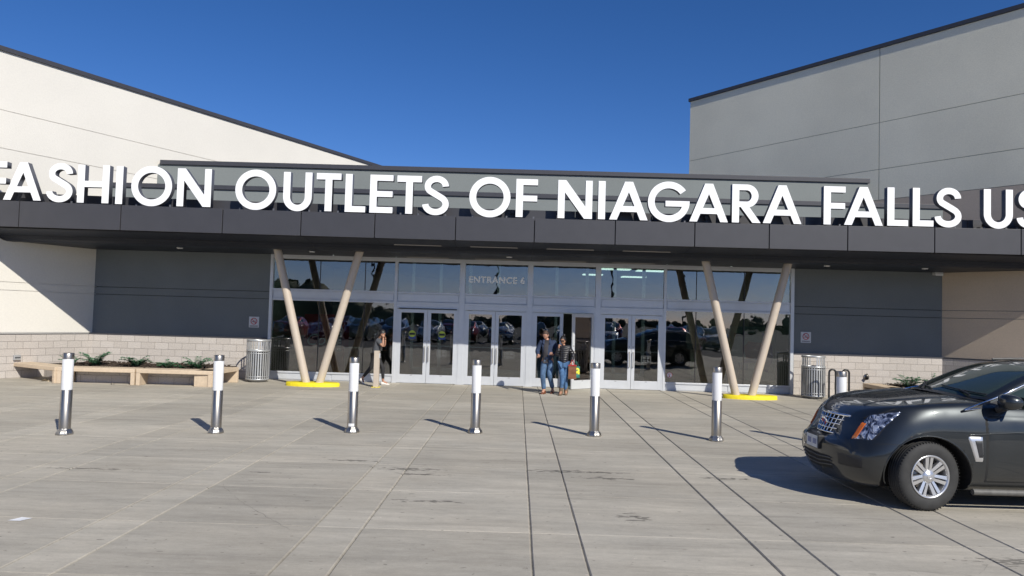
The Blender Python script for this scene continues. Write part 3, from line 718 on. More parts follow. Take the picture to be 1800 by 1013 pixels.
for c, x in LET:
    cu = bpy.data.curves.new('letter', 'CURVE'); cu.dimensions = '2D'; cu.fill_mode = 'BOTH'; cu.extrude = .085
    for lp in glyph(c):
        sp = cu.splines.new('POLY'); sp.points.add(len(lp) - 1); sp.use_cyclic_u = True
        for q, (a, b) in zip(sp.points, lp): q.co = (a * K, b * K, 0, 1)
    o = bpy.data.objects.new('tmp', cu); COL.objects.link(o); bpy.context.view_layer.update()
    me = bpy.data.meshes.new_from_object(o.evaluated_get(bpy.context.evaluated_depsgraph_get()))
    bpy.data.objects.remove(o); bpy.data.curves.remove(cu)
    me.transform(Matrix.Translation((x * K, 18.805, 4.566 + sag(x + .4))) @ Matrix.Rotation(R(90), 4, 'X'))
    me.materials.clear(); me.materials.append(M['letter']); me.materials.append(M['letter_side'])
    for p in me.polygons: p.material_index = 0 if p.normal.y < -.5 else 1
    lo = link(me, 'letter', sg)
mb = MB()
for c, x in LET:
    wd = max(p[0] for p in glyph(c)[0]); n = 2 if wd > .3 else 1
    for k in range(n): xx = (x + (SW * .5 if k == 0 else wd - SW * .5)) * K; mb.box(xx - .02, xx + .02, 18.84, 18.87, 4.53 + sag(x), 4.60 + sag(x)); mb.box(xx - .01, xx + .01, 18.87, 18.92, 4.54 + sag(x), 4.56 + sag(x))
mb.build('letter_bracket', M['letter_side'], sg)
for i, (x, lab) in enumerate(((-.68, 'inside the O of OF'), (-.22, 'between the O and F of OF'), (2.5, 'under the first A of NIAGARA'), (4.75, 'under the second A of NIAGARA'), (8.5, 'under the A of FALLS'), (10.15, 'beside the second L of FALLS'), (11.85, 'inside the U of USA'), (-5.95, 'left of the U of OUTLETS'), (-12.15, 'left of the S of FASHION'))):
    t = thing('floodlight', 'tiny black floodlight on the canopy edge ' + lab, 'floodlight', (x, 19.0, 4.535), 0, 'small floodlights among the sign letters')
    mb = MB(); mb.box(x - .012, x + .012, 19.0, 19.03, 4.535, 4.70); mb.build('stem', M['black'], t)
    mb = MB(); mb.box(x - .045, x + .045, 18.97, 19.07, 4.68, 4.76); mb.build('lamp_head', M['black'], t, bevel=.008)

# ------------------------------------------------------------------ V columns
for (xa, xb, ta, tb, side) in ((-5.752, -5.376, -6.68, -4.415, 'left'), (5.965, 6.40, 5.09, 7.335, 'right')):
    xm = (xa + xb) / 2
    t = thing('v_column', 'beige V-shaped steel column standing %s of the doors' % side, 'column', (xm, 20.35, 0))
    for a, b in ((xa, ta), (xb, tb)):
        d = Vector((b - a, 0, 3.6)).normalized()
        mb = MB(); p0 = Vector((a, 20.35, .10)); p1 = p0 + d * ((3.80 - .12) / d.z)
        mb.tube([p0 - d * .03, p1], .108, 28); mb.build('leg', M['beige_paint'], t)
    mb = MB(); mb.lathe([(0, .100), (.71, .100), (.725, .092), (.735, .08), (.735, 0)], (0, 0, 0), 56, T=Matrix.Translation((xm + (.0 if side == 'left' else .17), 20.35, 0)) @ Matrix.Scale(.46, 4, (0, 1, 0))); mb.build('footing', M['yellow_paint'], t)

# ------------------------------------------------------------------ bollards
def bollard(x, y, label):
    t = thing('bollard_light', label, 'bollard', (x, y, 0), 0, 'steel bollard lights in front of the entrance')
    mb = MB(); mb.lathe([(.125, 0), (.13, .012), (.128, .03), (.115, .055), (.092, .085), (.088, .10)], (x, y, 0), 8, smooth=False); mb.build('flange', M['cast'], t, bevel=.006)
    mb = MB(); mb.lathe([(.084, .06), (.084, .688), (.080, .692)], (x, y, 0), 36); mb.build('post', M['steel'], t)
    mb = MB(); mb.lathe([(.078, .69), (.080, .70), (.080, 1.165), (.077, 1.175)], (x, y, 0), 36); mb.build('light_tube', M['lens'], t)
    mb = MB(); mb.lathe([(.083, 1.172), (.083, 1.255), (.079, 1.262), (0, 1.263)], (x, y, 0), 36); mb.build('cap', M['steel'], t)
    return t
b0 = bollard(-7.0, 11.57, 'leftmost bollard, in front of the long bench')
b0_l = ['second bollard from the left, in front of the bench end', 'bollard with a white sticker on its flange, left of the post', 'bollard in front of the second pair of doors', 'bollard beside the woman, in front of the third and fourth doors', 'bollard in front of the right yellow footing', 'bollard half hidden behind the car bonnet']
for (x, y), l in zip(((-4.865, 12.13), (-2.75, 12.60), (-.692, 12.93), (1.372, 13.0), (3.45, 12.86), (5.50, 12.68)), b0_l):
    c = copy_tree(b0, (x, y, 0), 0, l)
    if 'sticker' in l:
        mb = MB(); T = Matrix.Translation((x, y, 0))
        v = [(x + .087 * math.sin(R(a)), y - .087 * math.cos(R(a)), z) for z in (.11, .16) for a in (-34, -17, 0, 17, 34)]
        mb.add(v, [(i, i + 1, i + 6, i + 5) for i in range(4)]); mb.build('sticker', M['paper'], c)

# ------------------------------------------------------------------ push button post
t = thing('door_button_post', 'beige square post with door button at the left of the doors', 'post', (-3.86, 20.50, 0))
mb = MB(); mb.box(-3.93, -3.79, 20.43, 20.57, .0, 1.0); mb.build('post', M['beige_paint'], t, bevel=.008)
mb = MB(); mb.box(-3.79, -3.775, 20.45, 20.55, .80, .93); mb.build('button_plate', M['alu'], t)
mb = MB(); mb.box(-3.97, -3.75, 20.39, 20.61, .0, .012); mb.build('base_plate', M['yellow_paint'], t)
# ------------------------------------------------------------------ litter bins
def litter_bin(x, y, rz, label):
    t = thing('litter_bin', label, 'litter bin', (x, y, 0), 0, 'slatted metal litter bins beside the entrance')
    T = Matrix.Translation((x, y, 0)) @ Matrix.Rotation(rz, 4, 'Z'); rr_ = .315
    mb = MB()
    for z0, z1 in ((.06, .10), (.145, .165), (.80, .82)): mb.lathe([(rr_, z0), (rr_ + .008, z0), (rr_ + .008, z1), (rr_, z1), (rr_ - .012, z1), (rr_ - .012, z0), (rr_, z0)], seg=48, T=T)
    mb.lathe([(.0, .02), (.27, .02), (.28, .06), (.31, .06)], seg=40, T=T); n = 30
    for k in range(n):
        a = 2 * math.pi * k / n; Q = T @ Matrix.Rotation(a, 4, 'Z'); mb.box(-.019, .019, -rr_ - .004, -rr_ + .004, .08, .88, 0, Q)
    mb.build('basket', M['can_metal'], t)
    mb = MB()
    for z0, z1 in ((.855, .905), (1.14, 1.19)): mb.lathe([(rr_, z0), (rr_ + .008, z0), (rr_ + .008, z1), (rr_, z1), (rr_ - .012, z1), (rr_ - .012, z0), (rr_, z0)], seg=48, T=T)
    for k in range(n):
        a = 360 * k / n; aa = a % 90
        if 25 < aa < 66: continue
        Q = T @ Matrix.Rotation(R(a), 4, 'Z'); mb.box(-.019, .019, -rr_ - .004, -rr_ + .004, .80, 1.17, 0, Q)
    mb.build('hood', M['can_metal'], t)
    mb = MB(); mb.lathe([(0, .05), (.27, .05), (.28, .84)], seg=32, T=T); mb.build('liner', M['dark_void'], t)
    return t
litter_bin(-7.36, 21.12, R(45), 'slatted grey litter bin between the bench and the left glass')
litter_bin(8.34, 21.05, R(20), 'slatted grey litter bin beside the black bike rack')
# ------------------------------------------------------------------ bike rack
t = thing('bike_rack', 'black wave-shaped bike rack against the pale block wall', 'bike rack', (8.7, 20.35, 0))
pts = [(8.47, 20.30, 0), (8.47, 20.3, .7)]
def loopy(cx, cz, r, a0, a1, n=12): return [(cx + r * math.cos(R(lerp(a0, a1, i / n))), 20.3 + .0 * i, cz + r * math.sin(R(lerp(a0, a1, i / n)))) for i in range(n + 1)]
pts = [(8.47, 20.3, 0), (8.47, 20.3, .4)] + loopy(8.56, .77, .09, 180, 0) + loopy(8.74, .15, .09, 180, 360) + loopy(8.92, .77, .09, 180, 0) + [(9.01, 20.3, .4), (9.01, 20.3, 0)]
mb = MB(); mb.tube(pts, .026, 12); mb.build('tube', M['black'], t)
mb = MB(); mb.lathe([(0, .012), (.06, .012), (.06, 0)], (8.47, 20.3, 0), 16); mb.lathe([(0, .012), (.06, .012), (.06, 0)], (9.01, 20.3, 0), 16); mb.build('foot_plate', M['black'], t)

# ------------------------------------------------------------------ benches and planters
def bench(p0, p1, inward, label, depth=.52):
    p0 = Vector((*p0, 0)); p1 = Vector((*p1, 0)); L_ = (p1 - p0).length; ang = math.atan2(p1.y - p0.y, p1.x - p0.x)
    t = thing('concrete_bench', label, 'bench', p0, ang, 'tan concrete benches framing the planters')
    T = Matrix.Translation(p0) @ Matrix.Rotation(ang, 4, 'Z'); s_ = 1 if inward > 0 else -1
    def bx(mb, a, b, c, d, e, f): ya, yb = sorted((c * s_, d * s_)); mb.box(a, b, ya, yb, e, f, 0, T)
    mb = MB(); bx(mb, 0, L_, 0, depth, .315, .42); mb.build('seat', M['bench'], t, bevel=.012)
    for a, b in ((.0, .10), (L_ - .10, L_)):
        mb = MB(); bx(mb, a, b, 0, depth, 0, .315); mb.build('leg', M['bench'], t, bevel=.01)
    return t
bench((-13.75, 20.15), (-11.85, 19.02), 1, 'leftmost concrete bench, angled back to the white wall')
bench((-11.80, 19.04), (-9.84, 19.12), 1, 'concrete bench behind the leftmost bollard')
bench((-9.80, 19.12), (-7.86, 19.17), 1, 'concrete bench just left of the second bollard')
bench((-7.82, 19.20), (-7.74, 20.72), 1, 'short concrete bench running back to the left litter bin')
bench((9.96, 20.0), (9.98, 21.6), -1, 'concrete bench end seen just above the car bonnet')
bench((10.0, 19.95), (11.9, 19.7), 1, 'concrete bench hidden behind the dark car')
def planter(poly, name, label):
    mb = MB(); bm = bmesh.new()
    n = len(poly)
    mb.prism(poly, .0, .36, 0, fn=lambda a, b, w_: (a, b, w_))
    tag(mb.build(name, M['mulch']), kind='structure')
    c = Vector((sum(p[0] for p in poly) / n, sum(p[1] for p in poly) / n))
    t = thing('planter_wall', label, 'planter', (poly[1][0], poly[1][1], 0)); 
    for k in range(n - 2 if poly[0][0] < 0 else 1):
        a, b = Vector(poly[k]), Vector(poly[k + 1]); dd = (b - a).normalized(); nn = Vector((dd.y, -dd.x)); mb = MB()
        if (a - c).dot(nn) < 0: nn = -nn
        q = [a, b, b + nn * .06, a + nn * .06]; mb.prism([tuple(p) for p in q], 0, .335, 0, fn=lambda u, v, w_: (u, v, w_)); mb.build('block_course', M['block'], t)
planter([(-13.3, 20.9), (-11.55, 19.58), (-8.32, 19.70), (-8.28, 21.94), (-12.6, 21.94)], 'planting_soil', 'low pale block wall holding the left planting bed behind the benches')
planter([(10.5, 20.5), (12.9, 20.3), (12.5, 21.94), (10.5, 21.94)], 'planting_soil', 'low block wall of the right planting bed behind the car')
# heap of mulch chunks: one uncountable cover
rnd = random.Random(11); mb = MB()
for k in range(1400):
    if k < 1050: x, y = rnd.uniform(-12.6, -8.35), rnd.uniform(19.75, 21.9)
    else: x, y = rnd.uniform(10.6, 12.5), rnd.uniform(20.55, 21.9)
    s_ = rnd.uniform(.012, .035); z = .36 + rnd.uniform(0, .03) + .03 * math.sin(x * 3) ** 2
    T = Matrix.Translation((x, y, z)) @ Euler((rnd.uniform(-.5, .5), rnd.uniform(-.5, .5), rnd.uniform(0, 3))).to_matrix().to_4x4()
    mb.box(-s_ * 1.6, s_ * 1.6, -s_ * .6, s_ * .6, -s_ * .4, s_ * .4, 0, T)
tag(mb.build('mulch', M['mulch']), kind='stuff')
def plant(x, y, r, h, n, label, seed, up=.5):
    t = thing('leafy_plant', label, 'plant', (x, y, .36), 0, 'low green plants in the bench planters')
    rnd = random.Random(seed); mb = MB()
    for k in range(n):
        a = 2 * math.pi * k / n + rnd.uniform(-.25, .25); el = rnd.uniform(.55, 1.45) * (1 if k % 3 else up + .5); L_ = r * rnd.uniform(.9, 1.4); N_ = 7
        d = Vector((math.cos(a), math.sin(a), 0)); sd_ = Vector((-d.y, d.x, 0)); base = Vector((x, y, .38)) + d * .03
        P = []; pos = base.copy(); ang = el
        for i in range(N_ + 1):
            P.append(pos.copy()); pos = pos + (d * math.cos(ang) + Vector((0, 0, math.sin(ang)))) * (L_ / N_); ang -= .22 * rnd.uniform(.6, 1.3)
        # pinnate leaflets along the rib
        mb.tube(P, .004, 4)
        for i in range(1, N_ + 1):
            for s_ in (-1, 1):
                for q in (0, .5):
                    c = P[i - 1].lerp(P[i], q) ; l_ = .34 * r * (1 - .6 * abs(i / N_ - .45)) ; wd_ = .09 * r + .02
                    tipv = c + sd_ * s_ * l_ + d * l_ * .45 + Vector((0, 0, rnd.uniform(-.01, .03)))
                    mid = c.lerp(tipv, .5); nrm = (tipv - c).cross(Vector((0, 0, 1))).normalized()
                    mb.add([c, mid + nrm * wd_ * .5 + Vector((0, 0, .008)), tipv, mid - nrm * wd_ * .5 + Vector((0, 0, .008))], [(0, 1, 2, 3)])
    mb.build('foliage', M['leaf'], t)
    mb = MB()
    for k in range(3): mb.tube([(x + .02 * k - .02, y, .34), (x + .03 * k - .03, y + .01, .44)], .012, 6)
    mb.build('stem', M['bark'], t)
plant(-11.55, 20.35, .42, .5, 14, 'leafy plant right beside the leftmost bollard', 1)
plant(-12.05, 20.0, .30, .4, 8, 'dark leafy plant peeking out left of the leftmost bollard', 2)
plant(-10.45, 20.4, .40, .45, 13, 'spiky leafy plant in the middle of the left planter', 3)
plant(-9.55, 20.3, .26, .3, 9, 'smallest low plant of the left planter', 4)
plant(-9.1, 20.3, .18, .2, 8, 'tiny sprawling plant beside the rightmost planter plant', 9)
plant(-8.72, 20.25, .38, .4, 13, 'rightmost leafy plant of the left planter', 5)
plant(10.95, 20.9, .40, .45, 15, 'leafy plant above the car bonnet, left one', 6)
plant(11.55, 20.8, .36, .5, 13, 'upright leafy plant in front of the windscreen edge, right one', 7, 1.2)

# ------------------------------------------------------------------ wall fittings
def smoke_sign(x, z, label):
    t = thing('no_smoking_sign', label, 'sign', (x, 21.99, z), 0, 'no smoking signs on the charcoal walls')
    mb = MB(); mb.box(x - .15, x + .15, 21.985, 21.999, z - .15, z + .17); mb.build('sign_plate', M['sign_white'], t, bevel=.004)
    mb = MB(); T = Matrix.Translation((x, 21.98, z + .035)) 
    mb.lathe([(.078, 0), (.097, 0), (.097, .004), (.078, .004)], seg=36, axis='y', T=T)
    T2 = T @ Matrix.Rotation(R(45), 4, 'Y'); mb.box(-.085, .085, -.003, .001, -.009, .009, 0, T2); mb.build('prohibition_ring', M['sign_red'], t)
    mb = MB(); mb.box(-.06, .045, .0035, .0045, -.028, -.010, 0, T); mb.box(.05, .06, .0035, .0045, -.028, -.010, 0, T); mb.tube([T @ Vector(p) for p in ((.055, .004, 0), (.05, .004, .02), (.01, .004, .03), (.015, .004, .05))], .004, 5)
    for k in range(2): mb.box(x - .12, x + .12, 21.982, 21.984, z - .125 + k * .022, z - .115 + k * .022)
    mb.build('cigarette_symbol', M['sign_black'], t)
smoke_sign(-7.83, 1.66, 'no smoking sign above the left litter bin')
smoke_sign(8.48, 1.675, 'no smoking sign above the right litter bin')
t = thing('wall_hydrant', 'small dark pipe inlet on the pale block wall right of the bike rack', 'pipe inlet', (10.24, 21.95, .57))
mb = MB(); mb.lathe([(0, -.03), (.075, -.03), (.085, 0)], seg=20, axis='y', T=Matrix.Translation((10.24, 21.955, .58))); mb.build('wall_plate', M['cast'], t)
mb = MB(); mb.tube([(10.24, 21.94, .58), (10.24, 21.88, .57), (10.21, 21.84, .54)], [.045, .045, .05], 14); mb.ball((10.24, 21.9, .655), (.02, .02, .03)); mb.build('spout', M['black'], t)
t = thing('emergency_light', 'small white lamp box at the top right corner of the charcoal wall', 'wall lamp', (12.3, 21.9, 3.6))
mb = MB(); mb.box(12.17, 12.42, 21.84, 22.0, 3.62, 3.72); mb.build('housing', M['sign_white'], t, bevel=.015)
mb = MB(); mb.box(12.19, 12.40, 21.82, 21.845, 3.60, 3.66); mb.build('lamp_cover', M['lens'], t)
pw = pL + dL * -2.1 - bL * .05
t = thing('wall_outlet_box', 'small grey metal box on the block base at the left edge', 'electrical box', (pw.x, pw.y, .6))
T = Matrix.Translation((pw.x, pw.y, .55)) @ Matrix.Rotation(R(62), 4, 'Z')
mb = MB(); mb.box(-.09, .09, -.06, .0, -.07, .07, 0, T); mb.build('box_body', M['can_metal'], t, bevel=.008)
mb = MB(); mb.box(-.07, .07, -.066, -.06, -.012, .012, 0, T); mb.build('box_slot', M['black'], t)
# litter on the ground
rnd = random.Random(4)
def scrap(x, y, s_, m_, label, cat, n=9):
    mb = MB()
    for k in range(n):
        a = rnd.uniform(0, 6.28); T = Matrix.Translation((x + rnd.uniform(-s_, s_), y + rnd.uniform(-s_, s_) * .5, .012 + rnd.uniform(0, .02))) @ Euler((rnd.uniform(-.5, .5), rnd.uniform(-.5, .5), a)).to_matrix().to_4x4()
        l_ = s_ * rnd.uniform(.3, .6); mb.add([(-l_, -l_ * .6, 0), (l_, -l_ * .5, .01), (l_ * .8, l_ * .6, 0), (-l_ * .7, l_ * .6, .012)], [(0, 1, 2, 3)], 0, False, T)
    tag(mb.build('litter', m_), label, cat)
scrap(-12.35, 19.55, .13, M['litter'], 'crumpled tan paper litter under the leftmost bench', 'litter', 14)
scrap(-10.35, 19.05, .04, M['sign_black'], 'small black scrap on the ground in front of the benches', 'litter', 4)
mb = MB(); mb.add([(-4.66, 6.90, .004), (-4.54, 6.89, .006), (-4.49, 7.0, .004), (-4.6, 7.01, .008)], [(0, 1, 2, 3)]); tag(mb.build('paper_scrap', M['paper']), 'flat white paper scrap on the paving at the lower left', 'litter')

# ------------------------------------------------------------------ the car
CO = Vector((4.565, 9.26, 0)); CA = R(1.0)
car = thing('parked_suv', 'dark grey SUV with chrome grille parked at the right edge', 'car', CO, CA)
CT = Matrix.Translation(CO) @ Matrix.Rotation(CA, 4, 'Z')
xf_t = [(.18, -.74), (.25, -.81), (.45, -.88), (.63, -.88), (.68, -.84), (.715, -.76), (.80, -.73), (.94, -.665), (1.0, -.62), (1.05, -.57), (1.3, -.5)]
wm_t = [(.18, .86), (.40, .925), (.60, .945), (.85, .945), (1.0, .93), (1.1, .90), (1.3, .86)]
ze_t = [(-.88, .60), (-.85, .655), (-.79, .675), (-.755, .70), (-.73, .78), (-.69, .86), (-.63, .94), (-.56, 1.02), (-.42, 1.08), (-.3, 1.115), (0, 1.15), (.35, 1.175), (.6, 1.18), (1.2, 1.15), (2.4, 1.17), (3.4, 1.19), (3.6, 1.16), (3.75, 1.0), (3.88, .85), (3.92, .7)]
zc_t = [(-.88, .62), (-.85, .675), (-.79, .695), (-.755, .735), (-.73, .82), (-.69, .91), (-.63, .985), (-.56, 1.05), (-.42, 1.11), (-.3, 1.15), (0, 1.195), (.35, 1.245), (.6, 1.26), (1.0, 1.2), (3.4, 1.22), (3.6, 1.18), (3.75, 1.02), (3.88, .87), (3.92, .72)]
zb_t = [(-.88, .42), (-.86, .30), (-.82, .24), (-.76, .205), (-.5, .19), (3.3, .2), (3.7, .3), (3.92, .42)]
def wid(x, z):
    W = interp(z, wm_t); xf = interp(z, xf_t)
    if x < xf + .56: W *= max(0.02, 1 - (min(1, (xf + .56 - x) / .56)) ** 2.4) ** (1 / 2.4)
    if x > 3.42: W *= max(.02, 1 - (min(1, (x - 3.42) / .52)) ** 3) ** (1 / 3)
    return W
XS = [-.88, -.872, -.855, -.83, -.795, -.765, -.745, -.72, -.685, -.64, -.59, -.53, -.44, -.34, -.2, 0, .2, .4, .6, .9, 1.3, 1.7, 2.1, 2.5, 2.8, 3.1, 3.4, 3.6, 3.72, 3.82, 3.88, 3.92]
def body_row(x):
    zb, ze, zc = interp(x, zb_t), interp(x, ze_t), interp(x, zc_t); P = [(0, zb), (wid(x, zb + .01) * .6, zb), (wid(x, zb + .02) * .94, zb + .012)]
    for t in (.10, .25, .40, .55, .70, .84): z = lerp(zb, ze, t); P.append((wid(x, z), z))
    we = wid(x, ze)
    P += [(wid(x, lerp(zb, ze, .94)) * .985, lerp(zb, ze, .95)), (we * .965, ze), (we * .89, lerp(ze, zc, .38)), (we * .66, lerp(ze, zc, .66)), (we * .36, lerp(ze, zc, .92)), (0, zc)]
    return P
bm = bmesh.new(); rows = []
for x in XS:
    P = body_row(x); full = [(-y, z) for y, z in P[::-1]] + [(y, z) for y, z in P[1:-1]]
    rows.append([bm.verts.new((x, y, z)) for y, z in full])
n = len(rows[0])
for a, b in zip(rows, rows[1:]):
    for i in range(n): bm.faces.new((a[i], a[(i + 1) % n], b[(i + 1) % n], b[i]))
bm.faces.new(rows[0][::-1]); bm.faces.new(rows[-1])
bmesh.ops.recalc_face_normals(bm, faces=bm.faces)
me = bpy.data.meshes.new('body'); bm.to_mesh(me); bm.free()
bo = bpy.data.objects.new('tmpbody', me); COL.objects.link(bo)
ss = bo.modifiers.new('s', 'SUBSURF'); ss.levels = 2; ss.render_levels = 2
def ev(o):
    bpy.context.view_layer.update(); dg = bpy.context.evaluated_depsgraph_get(); return bpy.data.meshes.new_from_object(o.evaluated_get(dg))
smooth_body = ev(bo)
bmt = bmesh.new(); bmt.from_mesh(smooth_body); BV = BVHTree.FromBMesh(bmt)
cuts = []
for wx in (0.0, 2.81):
    for sy in (-1, 1):
        mb = MB(); y0, y1 = sorted((sy * .60, sy * 1.2)); rad = .475
        v = []; sg_ = 56
        for y in (y0, y1):
            v += [(wx + rad * math.cos(2 * math.pi * k / sg_) * 1.03, y, .345 + rad * math.sin(2 * math.pi * k / sg_)) for k in range(sg_)]
        f = [list(range(sg_)), list(range(sg_, 2 * sg_))[::-1]] + [(k, sg_ + k, sg_ + (k + 1) % sg_, (k + 1) % sg_) for k in range(sg_)]
        mb.add(v, f); cme = mb.mesh('cut', []); 
        b_ = bmesh.new(); b_.from_mesh(cme); bmesh.ops.recalc_face_normals(b_, faces=b_.faces); b_.to_mesh(cme); b_.free()
        co = bpy.data.objects.new('cut', cme); COL.objects.link(co); cuts.append(co)
        bl = bo.modifiers.new('b', 'BOOLEAN'); bl.operation = 'DIFFERENCE'; bl.object = co; bl.solver = 'EXACT'
me = ev(bo)
for c in cuts: bpy.data.objects.remove(c)
bpy.data.objects.remove(bo)
me.materials.clear(); me.materials.append(M['car_paint']); me.materials.append(M['trim'])
for p in me.polygons:
    p.use_smooth = True; c = p.center; p.material_index = 0
    for wx in (0, 2.81):
        if math.hypot((c.x - wx) / 1.03, c.z - .345) < .4745 and abs(c.y) > .58: p.material_index = 1; p.use_smooth = False
    if c.z < .215 and abs(p.normal.z) > .6: p.material_index = 1
me.transform(CT); link(me, 'body', car)

def snap(p, off):
    loc, nrm, i, d = BV.find_nearest(Vector(p))
    return loc + nrm * off
def quad_patch(c4, nu, nv, off, fn=snap, edge=True):
    """bilinear patch on the body surface"""
    a, b, c, d = [Vector(p) for p in c4]; v = []; f = []
    for j in range(nv + 1):
        for i in range(nu + 1):
            u, w_ = i / nu, j / nv; o_ = off
            if edge and (i in (0, nu) or j in (0, nv)): o_ = -.004
            v.append(fn(a.lerp(b, u).lerp(d.lerp(c, u), w_), o_))
    for j in range(nv):
        for i in range(nu): q = j * (nu + 1) + i; f.append((q, q + 1, q + nu + 2, q + nu + 1))
    return v, f
def patch(name, m_, quads, off, parent=None, nu=10, nv=8, sides=(-1,), fn=snap):
    out = []
    for s_ in sides:
        mb = MB()
        for q in quads:
            q2 = [(p[0], p[1] * (1 if s_ == -1 else -1), p[2]) for p in q]
            v, f = quad_patch(q2, nu, nv, off, fn); mb.add(v, f, 0, True, CT)
        me_ = mb.mesh(name, [m_]); b_ = bmesh.new(); b_.from_mesh(me_); bmesh.ops.recalc_face_normals(b_, faces=b_.faces)
        b_.to_mesh(me_); b_.free()
        out.append(link(me_, name, parent or car))
    return out
# seams, doors
for s_ in (-1, 1):
    def sy(q): return [(p[0], p[1] * -s_, p[2]) for p in q]
    pass
patch('door_seam', M['dark_void'], [[(.594, -.95, .27), (1.72, -.95, .27), (1.72, -.95, 1.12), (.594, -.95, 1.10)]], .0035, nu=16, nv=14, sides=(-1, 1))
drs = patch('door', M['car_paint'], [[(.622, -.95, .295), (1.69, -.95, .295), (1.69, -.95, 1.12), (.622, -.95, 1.10)]], .0065, nu=18, nv=16, sides=(-1, 1))
patch('door_seam', M['dark_void'], [[(1.71, -.95, .285), (2.42, -.95, .285), (2.75, -.95, 1.12), (1.71, -.95, 1.11)]], .0035, nu=14, nv=14, sides=(-1, 1))
drr = patch('door', M['car_paint'], [[(1.72, -.95, .295), (2.40, -.95, .295), (2.73, -.95, 1.13), (1.72, -.95, 1.12)]], .0065, nu=14, nv=16, sides=(-1, 1))
for d_, hx, sg2 in ((drs[0], 1.50, -1), (drs[1], 1.50, 1), (drr[0], 2.5, -1), (drr[1], 2.5, 1)):
    mb = MB(); mb.tube([CT @ Vector((hx - .1, sg2 * .955, .965)), CT @ Vector((hx - .07, sg2 * .985, .97)), CT @ Vector((hx + .07, sg2 * .985, .97)), CT @ Vector((hx + .1, sg2 * .955, .965))], .014, 8); mb.build('handle', M['chrome'], d_)
# front lamps
for s_ in (-1, 1):
    pl = patch('headlight_surround', M['trim'], [[(-.75, -.565, .72), (-.54, -.81, .715), (-.26, -.935, 1.165), (-.58, -.60, 1.065)]], .003, sides=(s_,))[0]
    patch('headlight', M['headlamp'], [[(-.72, -.60, .735), (-.56, -.79, .73), (-.29, -.93, 1.15), (-.56, -.63, 1.05)]], .009, sides=(s_,), nu=12, nv=12)
    patch('turn_signal', M['amber'], [[(-.735, -.585, .745), (-.69, -.65, .745), (-.58, -.685, .95), (-.63, -.625, .965)]], .013, sides=(s_,))
    patch('side_vent', M['rim'], [[(.52, -.95, .55), (.605, -.95, .55), (.60, -.95, .845), (.42, -.95, .845)]], .009, sides=(s_,))
    patch('vent_grille', M['trim'], [[(.555, -.95, .585), (.598, -.95, .585), (.594, -.95, .815), (.49, -.95, .815)]], .0125, sides=(s_,))
    patch('fog_recess', M['trim'], [[(-.86, -.50, .40), (-.66, -.80, .41), (-.64, -.80, .55), (-.87, -.50, .57)]], .004, sides=(s_,))
    patch('tail_light', M['sign_red'], [[(3.62, -.90, .85), (3.80, -.80, .85), (3.72, -.80, 1.12), (3.55, -.90, 1.15)]], .006, sides=(s_,))
patch('lower_intake', M['dark_void'], [[(-.88, -.42, .30), (-.88, .42, .30), (-.90, .42, .50), (-.90, -.42, .50)]], .004, nu=16)
mb = MB()
for z in (.345, .40, .455): mb.tube([CT @ Vector(snap((-.95, y, z), .010)) for y in (-.42, -.3, -.15, 0, .15, .3, .42)], .007, 6)
mb.build('intake_bar', M['rocker'], car)
patch('bumper_seam', M['dark_void'], [[(-.60, -.84, .712), (-.28, -.95, .715), (-.28, -.95, .727), (-.60, -.84, .724)]], .003, sides=(-1, 1), nu=14, nv=2)
# grille: leaning lattice with chrome frame
def gp(y, t, off=0):     # t 0 bottom .. 1 top
    hw = lerp(.30, .385, t); yy = y * hw; x = lerp(-.785, -.69, t) + .085 * abs(y) ** 2; z = lerp(.735, .955, t)
    return CT @ Vector((x - off, yy, z))
gr = None; CA_M = Matrix.Rotation(CA, 4, 'Z')
mb = MB(); v = [gp(y / 6, t / 4, -.012) for t in range(5) for y in range(-6, 7)]; mb.add(v, [(j * 13 + i, j * 13 + i + 1, j * 13 + i + 14, j * 13 + i + 13) for j in range(4) for i in range(12)], 0, True); gr = mb.build('grille', M['dark_void'], car)
mb = MB()
loop = [gp(y / 8, 0, .008) for y in range(-8, 9)] + [gp(1, t / 4, .008) for t in range(1, 4)] + [gp(y / 8, 1, .008) for y in range(8, -9, -1)] + [gp(-1, t / 4, .008) for t in range(3, -1, -1)]
mb.tube(loop, .012, 8); mb.tube([gp(y / 8, 1.03, .004) for y in range(-8, 9)], .013, 8); mb.build('grille_surround', M['chrome'], gr)
mb = MB()
for k in range(1, 4): mb.tube([gp(y / 8, k / 4, .006) for y in range(-8, 9)], .010, 6)
for k in range(-4, 5): mb.tube([gp((k + .3) / 4.8, t / 4, .004) for t in range(5)], .0085, 6)
mb.build('grille_bar', M['chrome'], gr)
# round crest at the grille centre
ec = gp(0, .52, .012); TE = Matrix.Translation(ec) @ CA_M @ Matrix.Rotation(R(-22), 4, 'Y')
mb = MB(); mb.lathe([(.0, -.012), (.062, -.012), (.070, -.006), (.074, 0), (.070, .004)], seg=28, axis='x', T=TE, mi=0)
for k, (a, b, m_) in enumerate(((-.045, 0, 1), (0, .045, 2))):
    mb.box(-.016, -.0135, a, b, 0, .038, m_, TE); mb.box(-.016, -.0135, a, b, -.038, -.002, 3 - m_, TE)
mb.build('crest', [M['chrome'], M['poster_blue'], M['sign_red']], gr)
# licence plate on its bracket
t_ = MB(); t_.box(-.905, -.83, -.17, .17, .53, .69, 0, CT); pb = t_.build('plate_bracket', M['trim'], car, bevel=.006)
t_ = MB(); t_.box(-.912, -.906, -.152, .152, .54, .682, 0, CT); t_.build('number_plate', M['plate'], pb)
t_ = MB()
for k in range(7):
    if k != 3: t_.box(-.9135, -.912, -.125 + k * .036, -.105 + k * .036, .58, .645, 0, CT)
t_.build('plate_characters', M['blue_s'], pb)

